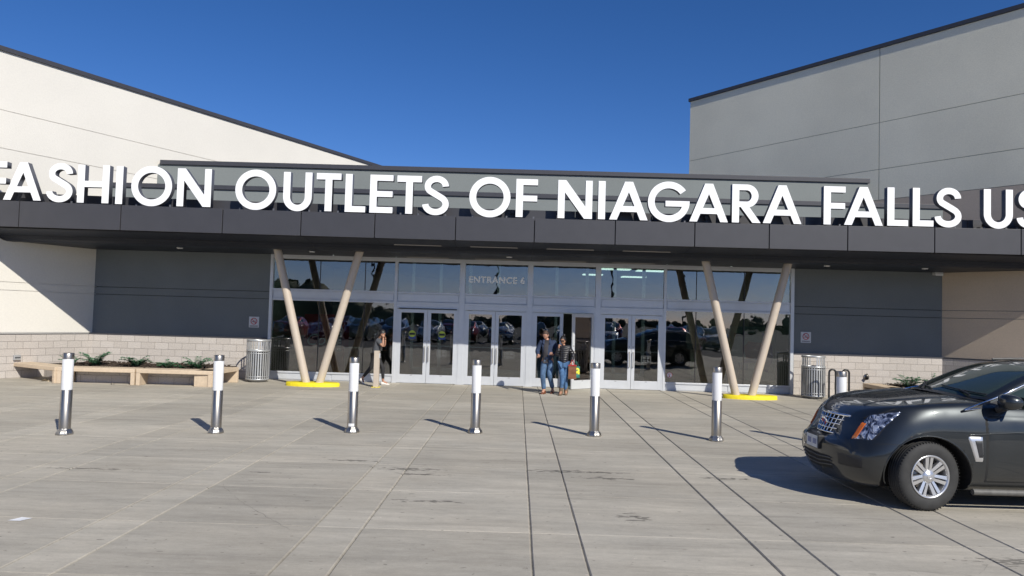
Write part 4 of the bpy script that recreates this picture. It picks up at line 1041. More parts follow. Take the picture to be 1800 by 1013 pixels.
# greenhouse
zr_t = [(.50, 1.235), (.62, 1.295), (.8, 1.375), (1.0, 1.455), (1.2, 1.53), (1.4, 1.595), (1.55, 1.635), (1.75, 1.66), (2.1, 1.675), (2.6, 1.665), (3.0, 1.635), (3.3, 1.58), (3.5, 1.49), (3.65, 1.36), (3.78, 1.2)]
def gh(x, t):
    zc = interp(x, zr_t); zb = min(interp(x, [(.4, 1.15), (3.4, 1.19)]), zc - .02); hgt = max(.02, zc - zb)
    wb = interp(x, [(.5, .80), (.8, .86), (1.2, .885), (3.2, .87), (3.6, .76), (3.78, .6)]); wt = wb - .42 * min(1, hgt / .5) * .62
    pts = [(0, wb + .02, zb - .05), (.10, wb, zb), (.26, lerp(wb, wt, .42), zb + hgt * .36), (.42, lerp(wb, wt, .84), zb + hgt * .74), (.50, wt, zb + hgt * .865), (.56, wt - .06, zb + hgt * .925), (.72, wt * .62, zc - .018 * min(1, hgt * 3)), (.86, wt * .3, zc - .004), (1, 0, zc)]
    y = interp(t, [(a, b) for a, b, c in pts]); z = interp(t, [(a, c) for a, b, c in pts])
    sh = .28 * (y / .75) ** 2 * max(0, 1 - (x - .5) / 1.15) if x < 1.65 else 0
    return Vector((x + sh, y, z))
gx_ = [.5, .62, .75, .9, 1.05, 1.2, 1.35, 1.5, 1.62, 1.75, 1.95, 2.2, 2.5, 2.8, 3.0, 3.2, 3.35, 3.5, 3.6, 3.7, 3.78]; gt_ = [0, .05, .10, .18, .26, .34, .42, .46, .5, .53, .56, .64, .72, .8, .86, .93, 1]
bm = bmesh.new(); rows = []
for x in gx_:
    P = [gh(x, t) for t in gt_]; full = [Vector((p.x, -p.y, p.z)) for p in P] + [p for p in P[:-1][::-1]]
    rows.append([bm.verts.new(p) for p in full])
n = len(rows[0])
for a, b in zip(rows, rows[1:]):
    for i in range(n - 1): bm.faces.new((a[i], a[i + 1], b[i + 1], b[i])).smooth = True
bmesh.ops.recalc_face_normals(bm, faces=bm.faces)
if bm.faces[0].normal.z < -5: pass
me = bpy.data.meshes.new('cabin'); bm.to_mesh(me); bmg = bm
BG = BVHTree.FromBMesh(bm); me.materials.append(M['car_paint'])
for p in me.polygons: p.use_smooth = True
me.transform(CT); link(me, 'cabin', car)
def snapg(p, off):
    loc, nrm, i, d = BG.find_nearest(Vector(p)); c = Vector((loc.x * .0 + 2, 0, .9))
    if nrm.dot(Vector((loc.x, loc.y, loc.z)) - Vector((2.0, 0, 1.0))) < 0: nrm = -nrm
    return loc + nrm * off
def gpatch(name, m_, xs, trange, off, sides=(-1, 1), nt=10, parent=None, both=False):
    for s_ in sides:
        mb = MB(); v = []; f = []
        ts_all = [lerp(0, 1, j / nt) for j in range(nt + 1)]
        for i, x in enumerate(xs):
            t0, t1 = trange(x)
            for j, q in enumerate(ts_all):
                p = gh(x, lerp(t0, t1, q)); p = Vector((p.x, p.y * s_, p.z)); o_ = -.003 if (i in (0, len(xs) - 1) or (j in (0, nt) and not (both and j == nt))) else off
                v.append(snapg(p, o_) if not (both and j == nt) else snapg(Vector((p.x, 0, p.z)), off if i not in (0, len(xs) - 1) else -.003))
        m1 = nt + 1
        for i in range(len(xs) - 1):
            for j in range(nt): q = i * m1 + j; f.append((q, q + 1, q + m1 + 1, q + m1))
        mb.add(v, f, 0, True, CT); me_ = mb.mesh(name, [m_]); b_ = bmesh.new(); b_.from_mesh(me_); bmesh.ops.recalc_face_normals(b_, faces=b_.faces)
        b_.to_mesh(me_); b_.free(); link(me_, name, parent or car)
fr_ = lambda a, b, n: [lerp(a, b, i / n) for i in range(n + 1)]
# windscreen: both halves in one sheet
mb = MB(); v = []; f = []; xs = fr_(.535, 1.50, 18); ts = fr_(.545, 1, 9)
for i, x in enumerate(xs):
    row = [gh(x, t) for t in ts]; row = [Vector((p.x, -p.y, p.z)) for p in row] + [p for p in row[:-1][::-1]]
    for k, p in enumerate(row): v.append(snapg(p, .006 if 0 < i < len(xs) - 1 and 0 < k < len(row) - 1 else -.003))
m1 = 2 * len(ts) - 1
f = [(i * m1 + k, i * m1 + k + 1, (i + 1) * m1 + k + 1, (i + 1) * m1 + k) for i in range(len(xs) - 1) for k in range(m1 - 1)]
mb.add(v, f, 0, True, CT); ws = mb.build('windscreen', M['car_glass'], car)
mb = MB(); v = []
for i, x in enumerate(fr_(1.68, 2.6, 6)):
    for y in fr_(-.42, .42, 8): p = gh(x, .9); v.append(snapg((x, y, 1.66), .005))
mb.add(v, [(i * 9 + k, i * 9 + k + 1, (i + 1) * 9 + k + 1, (i + 1) * 9 + k) for i in range(6) for k in range(8)], 0, True, CT); mb.build('sunroof', M['car_glass'], car)
gpatch('side_window', M['car_glass'], fr_(.62, 1.66, 16), lambda x: (.115, .41), .005)
gpatch('side_window', M['car_glass'], fr_(1.74, 2.62, 12), lambda x: (.115, .41), .005)
gpatch('quarter_window', M['car_glass'], fr_(2.70, 3.2, 8), lambda x: (.13, .38), .005)
gpatch('rear_window', M['car_glass'], fr_(3.44, 3.70, 6), lambda x: (.6, 1), .005, both=True)
for s_ in (-1, 1):
    mb = MB()
    up_ = [gh(x, .435) for x in fr_(.60, 3.15, 30)]; lo_ = [gh(x, .095) for x in fr_(.50, 3.25, 30)]
    P = [Vector((.40, .915, 1.12))] + up_
    mb.tube([CT @ snapg_ for snapg_ in [Vector((p.x, (p.y + .006) * s_, p.z + .004)) for p in P]], .011, 6)
    P = [Vector((.40, .915, 1.12))] + lo_
    mb.tube([CT @ Vector((p.x, (p.y + .012) * s_, p.z + .004)) for p in P], .009, 6)
    mb.build('window_trim', M['chrome'], car)
    # sail panel under the A pillar and pillar paint
    mb = MB(); P = [Vector((.43, .905, 1.12)), gh(.62, .12), gh(.74, .12), gh(.70, .40), gh(.58, .35)]
    mb.add([CT @ Vector((p.x, (p.y + .008) * s_, p.z + .003)) for p in P], [(0, 1, 2, 3, 4)]); mb.build('sail_panel', M['trim'], car)
    mb = MB(); P = [gh(x, .49) + Vector((0, .0, .05 if 1.6 < x < 3.1 else .0)) for x in fr_(1.72, 3.2, 16)]
    mb.tube([CT @ Vector((p.x, p.y * s_ * .97, p.z + .01)) for p in P], .014, 8); mb.build('roof_rail', M['rocker'], car)
    # mirror
    if s_ == 1: continue
    mb = MB(); c = (.86, s_ * 1.03, 1.235); mb.ball((0, 0, 0), (1, 1, 1), 0, 20, 14)
    vv = []
    for p in mb.v:
        q = Vector(p); q = Vector([math.copysign(abs(a) ** .75, a) for a in q]); x_ = q.x * (.085 if q.x > 0 else .13); vv.append(tuple(CT @ Vector((c[0] + x_, c[1] + q.y * .125, c[2] + q.z * (.082 - .02 * q.x)))))
    mb.v = vv; mr = mb.build('door_mirror', M['car_paint'], car)
    mb = MB(); mb.tube([CT @ Vector((.80, s_ * .88, 1.14)), CT @ Vector((.84, s_ * .98, 1.17))], [.045, .035], 10); mb.build('mirror_arm', M['trim'], mr)
    mb = MB(); mb.box(.925, .948, s_ * 1.03 - .10, s_ * 1.03 + .10, 1.175, 1.295, 0, CT); mb.build('mirror_glass', M['car_glass'], mr)
# cowl, bonnet seams, wipers
mb = MB()
for s_ in (-1, 1):
    pts = [snap((x, s_ * y, z), .002) for x, y, z in ((-.60, .60, 1.0), (-.5, .69, 1.03), (-.3, .76, 1.08), (0, .79, 1.11), (.3, .80, 1.15), (.62, .80, 1.16))]
    mb.tube([CT @ p for p in pts], .0065, 5)
mb.build('bonnet_seam', M['dark_void'], car)
for s_ in (-1, 1):
    mb = MB(); mb.tube([CT @ snap((x, s_ * y, 1.2), .002) for x, y in ((-.5, .36), (-.2, .42), (.2, .50), (.5, .55))], .012, 6)
    mb.build('bonnet_crease', M['car_paint'], car)
for s_ in (-1, 1):
    mb = MB(); mb.tube([CT @ snap((x, s_ * .96, .868 + .075 * (x - .63)), .0055 if x > .6 else .0) for x in (.45, .64, .9, 1.3, 1.68)], .0065, 5); mb.build('door_crease', M['car_paint'], car)
mb = MB(); v = []
for x_, z_ in ((.44, 1.262), (.60, 1.275)):
    for y in fr_(-.78, .78, 12): v.append(CT @ Vector((x_ + .26 * (y / .75) ** 2, y, z_ - .07 * (abs(y) / .78) ** 2)))
mb.add(v, [(i, i + 1, i + 14, i + 13) for i in range(12)], 0, True); mb.build('cowl', M['trim'], car)
for (ya, yb) in ((-.70, -.05), (-.02, .62)):
    mb = MB()
    A_ = gh(.56, .75)
    P = []
    for i in range(9):
        y = lerp(ya, yb, i / 8); p = snapg((.56 + .27 * (y / .75) ** 2 + .015 * i, y, 1.29), .02); P.append(CT @ p)
    mb.tube(P, .008, 6); mb.tube([CT @ Vector((.50 + .2 * (ya / .75) ** 2, ya + .12, 1.265)), P[4]], .012, 6); mb.build('wiper', M['trim'], car)

# wheels
def wheel(wx, s_, steer=0):
    T = CT @ Matrix.Translation((wx, s_ * .822, .381)) @ Matrix.Rotation(steer, 4, 'Z') @ Matrix.Scale(s_, 4, (0, 1, 0))   # outer face at +y local
    ty = MB(); rt = .381; hw = .118
    prof_ = [(.232, hw - .014), (.245, hw - .003), (.29, hw + .006), (.33, hw + .003), (.358, hw - .01), (.372, hw - .026), (rt, hw - .045)]
    for g_ in (.055, .018, -.018, -.055): prof_ += [(rt, g_ + .006), (rt - .009, g_ + .004), (rt - .009, g_ - .004), (rt, g_ - .006)]
    prof_ += [(rt, -hw + .045), (.372, -hw + .026), (.33, -hw), (.24, -hw + .01)]
    ty.lathe(prof_, seg=64, axis='y', T=T)
    for k in range(64):           # shoulder blocks
        a = 2 * math.pi * k / 64; Q = T @ Matrix.Rotation(a, 4, 'Y')
        for yy in (hw - .03, -hw + .03): ty.box(-.0035, .0035, yy - .018, yy + .018, .366, .379, 1, Q)
    w0 = ty.build('wheel', [M['tyre'], M['dark_void']], car)
    rm = MB(); rm.lathe([(.236, hw - .012), (.238, hw + .002), (.228, hw + .004), (.216, hw - .004), (.208, hw - .03), (.205, hw - .09), (.20, -hw + .02), (.23, -hw + .01)], seg=56, axis='y', T=T)
    nsp = 7
    for k in range(nsp):
        Q = T @ Matrix.Rotation(2 * math.pi * k / nsp, 4, 'Y')
        for q in (-1, 1):
            x0, x1 = q * .005, q * .034; xo0, xo1 = q * .010, q * .051
            yv, yr = hw - .030, hw - .006
            v = [(x0, yv, .055), (x1, yv - .004, .052), (xo1, yr - .006, .222), (xo0, yr - .002, .224)]
            b_ = [(p[0], p[1] - .04, p[2]) for p in v]
            rm.add(v + b_, [(0, 1, 2, 3), (7, 6, 5, 4), (0, 4, 5, 1), (1, 5, 6, 2), (2, 6, 7, 3), (3, 7, 4, 0)], 0, False, Q)
    rm.lathe([(0, hw - .008), (.03, hw - .008), (.036, hw - .012), (.058, hw - .018), (.078, hw - .03), (.082, hw - .06)], seg=36, axis='y', T=T)
    rm.lathe([(.020, hw - .0075), (.026, hw - .004), (.032, hw - .0075)], seg=24, axis='y', T=T)
    rm.build('rim', M['rim'], w0, bevel=0)
    dk = MB(); dk.lathe([(0, .02), (.155, .02), (.16, .0), (0, -.0)], seg=40, axis='y', T=T, mi=0); dk.build('brake_disc', M['steel'], w0)
    bk = MB(); bk.lathe([(0, -.01), (.205, -.01)], seg=32, axis='y', T=T); bk.box(.07, .15, .0, .05, -.06, .06, 0, T); bk.build('wheel_backing', M['dark_void'], w0)
wheel(0, -1, R(9)); wheel(0, 1, R(9)); wheel(2.81, -1); wheel(2.81, 1)
# rocker trim and arch lips
for s_ in (-1, 1):
    mb = MB(); mb.tube([CT @ Vector((x, s_ * .915, .225)) for x in (.50, 1, 1.6, 2.3)], .035, 8); mb.build('rocker_trim', M['rocker'], car)
    for wx in (0, 2.81):
        mb = MB(); P = []
        for k in range(29):
            a = R(lerp(-18, 198, k / 28)); q = snap((wx + .485 * math.cos(a) * 1.03, s_ * .96, .345 + .485 * math.sin(a)), .0)
            P.append(CT @ q)
        mb.tube(P, .008, 6); mb.build('arch_lip', M['car_paint'], car)
    mb = MB(); mb.box(-.30 + .0, 3.3, s_ * .35 - .25, s_ * .35 + .25, .20, .24, 0, CT)
    mb.build('underbody', M['dark_void'], car)


# ------------------------------------------------------------------ people
def skin_mesh(P, E_, root=0, sub=2):
    """P: list of (x,y,z,r); E_: edges -> evaluated mesh"""
    me = bpy.data.meshes.new('sk'); me.from_pydata([p[:3] for p in P], E_, []); o = bpy.data.objects.new('sk', me); COL.objects.link(o)
    o.modifiers.new('skin', 'SKIN').use_smooth_shade = True
    for i, p in enumerate(P):
        r = p[3]; r = r if isinstance(r, tuple) else (r, r)
        me.skin_vertices[0].data[i].radius = r; me.skin_vertices[0].data[i].use_root = (i == root)
    s_ = o.modifiers.new('sub', 'SUBSURF'); s_.levels = sub; s_.render_levels = sub
    out = ev(o); bpy.data.objects.remove(o); return out
def chain(J, names, extra=None):
    P = [(*J[n][:3], J[n][3]) for n in names]; return P, [(i, i + 1) for i in range(len(names) - 1)]
def graph(J, chains, root):
    ids = {}; P = []; E_ = []
    for ch in chains:
        for n in ch:
            if n not in ids: ids[n] = len(P); P.append(J[n])
        E_ += [(ids[a], ids[b]) for a, b in zip(ch, ch[1:])]
    return skin_mesh(P, E_, ids[root])
def join(name, parts):
    """parts: [(mesh, materials index)] -> one mesh"""
    bm = bmesh.new()
    for me, mi in parts:
        n0 = len(bm.faces); bm.from_mesh(me); bm.faces.ensure_lookup_table()
        for f in bm.faces[n0:]:
            f.material_index = mi if mi is not None else f.material_index; f.smooth = True
    out = bpy.data.meshes.new(name); bm.to_mesh(out); bm.free(); return out
def hand(wrist, d, n, curl=.5, s_=1., side=1):
    """d: direction of the hand, n: palm normal, side: thumb side sign -> meshes"""
    d = d.normalized(); n = (n - d * n.dot(d)).normalized(); l = d.cross(n) * side; out = []
    w0 = wrist; pal = w0 + d * .085 * s_
    P = [(*w0, .026), (*(w0 + d * .04 * s_), (.036, .018)), (*pal, (.038, .016))]
    out.append(skin_mesh(P, [(0, 1), (1, 2)], 0))
    for k, ln in enumerate((.070, .080, .075, .058)):
        o = l * (.030 - .020 * k) * s_; p = pal + o - d * .012; Q = [(*p, .0095 * s_)]; ang = 0
        for seg in (.42, .33, .25):
            ang += curl * (1.0 + .1 * k); dd = d * math.cos(ang) + n * math.sin(ang); p = p + dd * ln * seg * s_; Q.append((*p, (.0095 - .0008 * len(Q)) * s_))
        out.append(skin_mesh(Q, [(0, 1), (1, 2), (2, 3)], 0, 1))
    p = w0 + d * .03 * s_ + l * .022; Q = [(*p, .012 * s_)]
    for a, ln in ((.9, .035), (.5, .03), (.15, .025)):
        dd = (d * math.cos(a) + l * math.sin(a) + n * .45 * curl).normalized(); p = p + dd * ln * s_; Q.append((*p, .0105 * s_))
    out.append(skin_mesh(Q, [(0, 1), (1, 2), (2, 3)], 0, 1))
    return out
def head_mesh(c, yaw, pitch, s_=1., roll=0):
    """face looks along -y before turning; returns mesh with slots 0 skin, 1 dark (eyes, brows), 2 lips"""
    mb = MB(); u, w_ = 32, 24
    for i in range(w_ + 1):
        th = math.pi * i / w_
        for k in range(u):
            ph = 2 * math.pi * k / u; x = math.sin(th) * math.cos(ph); y = math.sin(th) * math.sin(ph); z = math.cos(th)
            front = max(0, -y); X = x * .076; Y = y * .096; Z = z * .118
            if z < 0: X *= 1 - .38 * (-z) ** 1.6; Y = Y * (1 - .22 * (-z) ** 2) - (.012 * (-z) if y < 0 else 0)
            if y > 0: Y *= 1.04; Z += .006 * y
            if front > .75:
                if abs(x) < .22 and -.35 < z < .12: Y -= .020 * (1 - abs(x) / .22) * (.3 + .7 * (1 - (z + .35) / .47))    # nose
                if .1 < abs(x) < .5 and .0 < z < .2: Y += .008                                                          # eye sockets
                if abs(x) < .5 and .2 <= z < .32: Y -= .004
            if front > .6 and abs(x) < .3 and -.95 < z < -.75: Y -= .006
            mb.v.append((X, Y, Z))
    for i in range(w_):
        for k in range(u): mb.f.append((i * u + k, (i + 1) * u + k, (i + 1) * u + (k + 1) % u, i * u + (k + 1) % u)); mb.m.append(0); mb.sm.append(True)
    for s in (-1, 1):
        mb.ball((s * .027, -.083, .012), (.011, .008, .006), 1, 10, 8); mb.ball((s * .028, -.090, .033), (.016, .005, .0035), 1, 10, 6)
        mb.ball((s * .077, .006, -.004), (.009, .020, .030), 0, 10, 8)
    mb.ball((0, -.092, -.058), (.022, .007, .006), 2, 12, 8)
    T = Matrix.Translation(c) @ Matrix.Rotation(yaw, 4, 'Z') @ Matrix.Rotation(roll, 4, 'Y') @ Matrix.Rotation(pitch, 4, 'X') @ Matrix.Scale(s_, 4)
    me = mb.mesh('head', []); me.transform(T); return me, T
def hair_cap(T, rx=.083, ry=.104, rz=.126, cut=.18, back=.0, m=None, extra=()):
    mb = MB(); u, w_ = 36, 26; r_ = random.Random(2)
    idx = {}
    for i in range(w_ + 1):
        th = math.pi * i / w_
        for k in range(u):
            ph = 2 * math.pi * k / u; x = math.sin(th) * math.cos(ph); y = math.sin(th) * math.sin(ph); z = math.cos(th); j = 1 + .03 * math.sin(9 * ph + 4 * th) + r_.uniform(-.012, .012)
            mb.v.append((x * rx * j, y * ry * j + .004, z * rz * j + .003))
    for i in range(w_):
        for k in range(u):
            ph = 2 * math.pi * (k + .5) / u; th = math.pi * (i + .5) / w_; y = math.sin(th) * math.sin(ph); z = math.cos(th)
            lim = lerp(.62, -.55 - back, min(1, max(0, (y + .85) / 1.15)))
            if z > lim: mb.f.append((i * u + k, (i + 1) * u + k, (i + 1) * u + (k + 1) % u, i * u + (k + 1) % u)); mb.m.append(0); mb.sm.append(True)
    for b in extra: mb.ball(*b)
    me = mb.mesh('hair', []); me.transform(T); return me
def place(me, name, mats, parent):
    me.materials.clear()
    for m in mats: me.materials.append(m)
    for p in me.polygons: p.use_smooth = True
    return link(me, name, parent)
def V3(*a): return Vector(a)
def figure(base, J, dims, head, hands, rz=0):
    """world placement of a skeleton given relative to base"""
    return {k: (v[0] + base[0], v[1] + base[1], v[2], v[3]) for k, v in J.items()}
def fat(J, d, keys=None, mul=1.):
    o = {}
    for k, v in J.items():
        r = v[3]; o[k] = (*v[:3], tuple(a * mul + d for a in r) if isinstance(r, tuple) else r * mul + d)
    return o
BODY = [['pel', 'wai', 'che', 'nec', 'hd'], ['che', 'shL', 'elL', 'wrL'], ['che', 'shR', 'elR', 'wrR'], ['pel', 'hiL', 'knL', 'anL', 'toL'], ['pel', 'hiR', 'knR', 'anR', 'toR']]
def shoe(mb, heel, toe, h, w_, mi=0, top=.0):
    """upper and sole following heel->toe"""
    heel, toe = Vector(heel), Vector(toe); d = (toe - heel); L_ = d.length; d.normalize(); sd_ = Vector((-d.y, d.x, 0)).normalized(); up = sd_.cross(d).normalized() * -1
    if up.z < 0: up = -up
    prof_ = [(0, .36, .95), (.10, .46, 1.), (.30, .44, .95), (.5, .46, .62), (.72, .52, .42), (.90, .42, .32), (1.0, .16, .2)]
    rows = []
    for t, ww, hh in prof_:
        c = heel + d * L_ * t
        rows.append([c + sd_ * ww * w_, c + sd_ * ww * w_ * .95 + up * h * hh * .6, c + sd_ * ww * w_ * .35 + up * h * hh, c - sd_ * ww * w_ * .35 + up * h * hh, c - sd_ * ww * w_ * .95 + up * h * hh * .6, c - sd_ * ww * w_])
    v = [p for r in rows for p in r]; f = []
    for i in range(len(rows) - 1):
        for k in range(6): f.append((i * 6 + k, i * 6 + (k + 1) % 6, (i + 1) * 6 + (k + 1) % 6, (i + 1) * 6 + k))
    f += [list(range(6))[::-1], list(range((len(rows) - 1) * 6, len(rows) * 6))]
    mb.add(v, f, mi, True)

# ---- man in navy jacket -------------------------------------------------
B = (.80, 20.2)
J = dict(pel=(.03, 0, .93, (.135, .10)), wai=(.025, 0, 1.08, (.13, .095)), che=(.015, -.01, 1.28, (.155, .105)), nec=(.0, -.03, 1.43, .058), hd=(-.02, -.055, 1.50, .055),
         shL=(-.165, 0, 1.37, .066), elL=(-.265, -.02, 1.12, .046), wrL=(-.235, -.20, 1.045, .030),
         shR=(.20, -.01, 1.37, .066), elR=(.285, -.02, 1.12, .046), wrR=(.165, -.215, 1.055, .030),
         hiL=(-.06, 0, .88, .094), knL=(-.10, -.09, .50, .062), anL=(-.055, -.10, .10, .043), toL=(-.10, -.24, .04, .035),
         hiR=(.125, 0, .88, .094), knR=(.085, -.09, .51, .062), anR=(.185, .10, .13, .043), toR=(.165, -.03, .055, .035))
J = figure(B, J, 0, 0, 0)
man = thing('person', 'man in open navy jacket and blue jeans looking down while walking out', 'man', (B[0], B[1], 0), 0, 'people at the entrance')
hm, HT = head_mesh(V3(B[0] - .045, B[1] - .085, 1.575), R(-22), R(28), 1.0)
wl, wr = V3(*J['wrL'][:3]), V3(*J['wrR'][:3])
parts = [(graph(J, BODY, 'pel'), 0), (hm, None)]
for m_ in hand(wl, V3(.05, -.6, -.1), V3(.5, .1, -.8), .9, 1.05, -1): parts.append((m_, 0))
for m_ in hand(wr, V3(-.4, -.6, .1), V3(-.3, .1, .8), .7, 1.05, 1): parts.append((m_, 0))
place(join('body', parts), 'body', [M['skin_m'], M['hair_black'], M['poster_orange']], man)
place(hair_cap(HT), 'hair', [M['hair_brown']], man)
JJ = dict(J); JJ['hem'] = (B[0] + .03, B[1], .85, (.20, .165)); JJ['wai'] = (*J['wai'][:3], (.18, .15)); JJ['che'] = (*J['che'][:3], (.185, .13)); JJ['col'] = (B[0], B[1] - .01, 1.42, .085)
for k, r in (('shL', .086), ('shR', .086), ('elL', .066), ('elR', .066), ('wrL', .050), ('wrR', .050)): JJ[k] = (*J[k][:3], r)
jk = graph(JJ, [['hem', 'wai', 'che', 'col'], ['che', 'shL', 'elL', 'wrL'], ['che', 'shR', 'elR', 'wrR']], 'hem')
bmj = bmesh.new(); bmj.from_mesh(jk); BJ = BVHTree.FromBMesh(bmj)
jo = place(jk, 'jacket', [M['navy']], man)
mb = MB(); v = []
for z, xa, xb in ((1.44, -.05, .045), (1.38, -.085, .07), (1.28, -.095, .055), (1.15, -.10, .045), (1.02, -.10, .05), (.90, -.10, .06), (.82, -.10, .065)):
    for q in range(7):
        x = B[0] + lerp(xa, xb, q / 6) - .01; hit = BJ.ray_cast(V3(x, B[1] - 1.0, z), V3(0, 1, 0))[0] or V3(x, B[1] - .13, z)
        v.append(hit + V3(0, -.012 if 0 < q < 6 else .008, 0))
mb.add(v, [(i * 7 + k, i * 7 + k + 1, i * 7 + k + 8, i * 7 + k + 7) for i in range(6) for k in range(6)], 0, True); mb.build('shirt', M['shirt'], man)
mb = MB()
for s_, x0, x1 in ((-1, -.075, -.125), (1, .06, .11)):
    a = V3(B[0] + x0 * .8, B[1] - .09, 1.47); b = V3(B[0] + x1, B[1] - .15, 1.36); c = V3(B[0] + x0, B[1] - .155, 1.33); d_ = V3(B[0] + x0 * 1.5, B[1] - .05, 1.485)
    mb.add([a, b, c], [(0, 1, 2)]); mb.add([a + V3(0, -.004, 0), d_, b], [(0, 1, 2)])
mb.build('collar', M['navy'], jo)
JT = fat(J, .022); JT['pel'] = (*J['pel'][:3], (.168, .138)); JT['beltc'] = (B[0] + .03, B[1], 1.0, (.165, .135)); JT['anL'] = (*J['anL'][:3], .066); JT['anR'] = (*J['anR'][:3], .066)
for s_ in 'LR': h, k_, a_ = (V3(*J[q + s_][:3]) for q in ('hi', 'kn', 'an')); m1 = h.lerp(k_, .5); m2 = k_.lerp(a_, .5); JT['th' + s_] = (*m1, .092); JT['ca' + s_] = (*m2, .070)
place(graph(JT, [['beltc', 'pel'], ['pel', 'hiL', 'thL', 'knL', 'caL', 'anL'], ['pel', 'hiR', 'thR', 'knR', 'caR', 'anR']], 'pel'), 'trousers', [M['jeans']], man)
for k_ in 'LR':
    a = V3(*J['an' + k_][:3]); tp = V3(*J['to' + k_][:3]); d_ = (tp - a); d_.z = 0; d_.normalize(); zz = .0 if k_ == 'L' else .012
    mb = MB(); shoe(mb, V3(a.x, a.y, zz) - d_ * .07, V3(a.x, a.y, zz * .3) + d_ * .23, .10, .105); mb.build('shoe', M['brown_shoe'], man)

# ---- woman in quilted jacket --------------------------------------------
B = (1.245, 19.9)
J = dict(pel=(.0, 0, .86, (.125, .10)), wai=(-.005, 0, 1.0, (.105, .085)), che=(-.01, 0, 1.17, (.125, .09)), nec=(-.015, -.015, 1.305, .045), hd=(-.02, -.035, 1.37, .045),
         shL=(-.135, 0, 1.255, .055), elL=(-.195, -.08, 1.04, .040), wrL=(-.150, -.185, 1.245, .025),
         shR=(.14, 0, 1.255, .055), elR=(.255, .03, 1.045, .040), wrR=(.195, -.10, .895, .025),
         hiL=(-.075, 0, .82, .088), knL=(-.03, -.08, .47, .056), anL=(-.055, -.10, .10, .040), toL=(-.10, -.24, .035, .032),
         hiR=(.08, 0, .82, .088), knR=(.045, -.0, .47, .056), anR=(.085, .07, .10, .040), toR=(.07, -.07, .035, .032))
J = figure(B, J, 0, 0, 0)
wom = thing('person', 'woman in black quilted jacket and sunglasses carrying bags beside the man', 'woman', (B[0], B[1], 0), 0, 'people at the entrance')
hm, HT = head_mesh(V3(B[0] - .035, B[1] - .06, 1.45), R(-20), R(16), .95)
wl, wr = V3(*J['wrL'][:3]), V3(*J['wrR'][:3])
parts = [(graph(J, BODY, 'pel'), 0), (hm, None)]
for m_ in hand(wl, V3(.12, -.08, .9), V3(.7, .4, .0), .75, .95, 1): parts.append((m_, 0))
for m_ in hand(wr, V3(.15, -.1, -.9), V3(-.6, .3, 0), 1.15, .95, -1): parts.append((m_, 0))
place(join('body', parts), 'body', [M['skin_w'], M['hair_black'], M['poster_orange']], wom)
place(hair_cap(HT, .086, .108, .128, back=.1, extra=[((.02, .05, .135), (.042, .042, .038), 0, 16, 12)]), 'hair', [M['hair_black']], wom)
mb = MB()
for s_ in (-1, 1): mb.lathe([(0, 0), (.024, .001), (.026, .006), (.0, .01)], (0, 0, 0), 18, axis='y', T=HT @ Matrix.Translation((s_ * .029, -.104, .012)) @ Matrix.Scale(1.15, 4, (1, 0, 0)))
mb.tube([HT @ V3(-.06, -.09, .02), HT @ V3(-.02, -.104, .022), HT @ V3(.02, -.104, .022), HT @ V3(.06, -.09, .02)], .004, 6)
for s_ in (-1, 1): mb.tube([HT @ V3(s_ * .058, -.09, .02), HT @ V3(s_ * .082, .0, .01)], .004, 6)
mb.build('sunglasses', M['black'], wom)
JJ = dict(J); JJ['hem'] = (B[0], B[1], .80, (.175, .145)); JJ['wai'] = (*J['wai'][:3], (.150, .125)); JJ['che'] = (*J['che'][:3], (.165, .125)); JJ['col'] = (B[0] - .02, B[1] - .01, 1.325, .082)
for k, r in (('shL', .080), ('shR', .080), ('elL', .066), ('elR', .066), ('wrL', .046), ('wrR', .048)): JJ[k] = (*J[k][:3], r)
place(graph(JJ, [['hem', 'wai', 'che', 'col'], ['che', 'shL', 'elL', 'wrL'], ['che', 'shR', 'elR', 'wrR']], 'hem'), 'jacket', [M['quilt']], wom)
mb = MB(); mb.tube([(B[0] - .02, B[1] - .165, z) for z in (.74, .9, 1.05, 1.2, 1.3)], .005, 6); mb.build('zip', M['black'], wom)
JT = fat(J, .016)
for s_ in 'LR': h, k_, a_ = (V3(*J[q + s_][:3]) for q in ('hi', 'kn', 'an')); JT['th' + s_] = (*h.lerp(k_, .5), .082); JT['ca' + s_] = (*k_.lerp(a_, .45), .062); JT['an' + s_] = (*a_, .050)
place(graph(JT, [['pel', 'hiL', 'thL', 'knL', 'caL', 'anL'], ['pel', 'hiR', 'thR', 'knR', 'caR', 'anR']], 'pel'), 'trousers', [M['jeans_w']], wom)
for k_ in 'LR':
    a = V3(*J['an' + k_][:3]); tp = V3(*J['to' + k_][:3]); d_ = (tp - a); d_.z = 0; d_.normalize()
    mb = MB(); shoe(mb, V3(a.x, a.y, .018) - d_ * .06, V3(a.x, a.y, .003) + d_ * .19, .10, .09); mb.tube([a - V3(0, 0, .05), a + V3(0, 0, .02), a + V3(0, 0, .10)], [.055, .056, .060], 14)
    mb.box(a.x - .03, a.x + .03, a.y + .02, a.y + .07, 0, .03); mb.build('boot', M['taupe_boot'], wom)
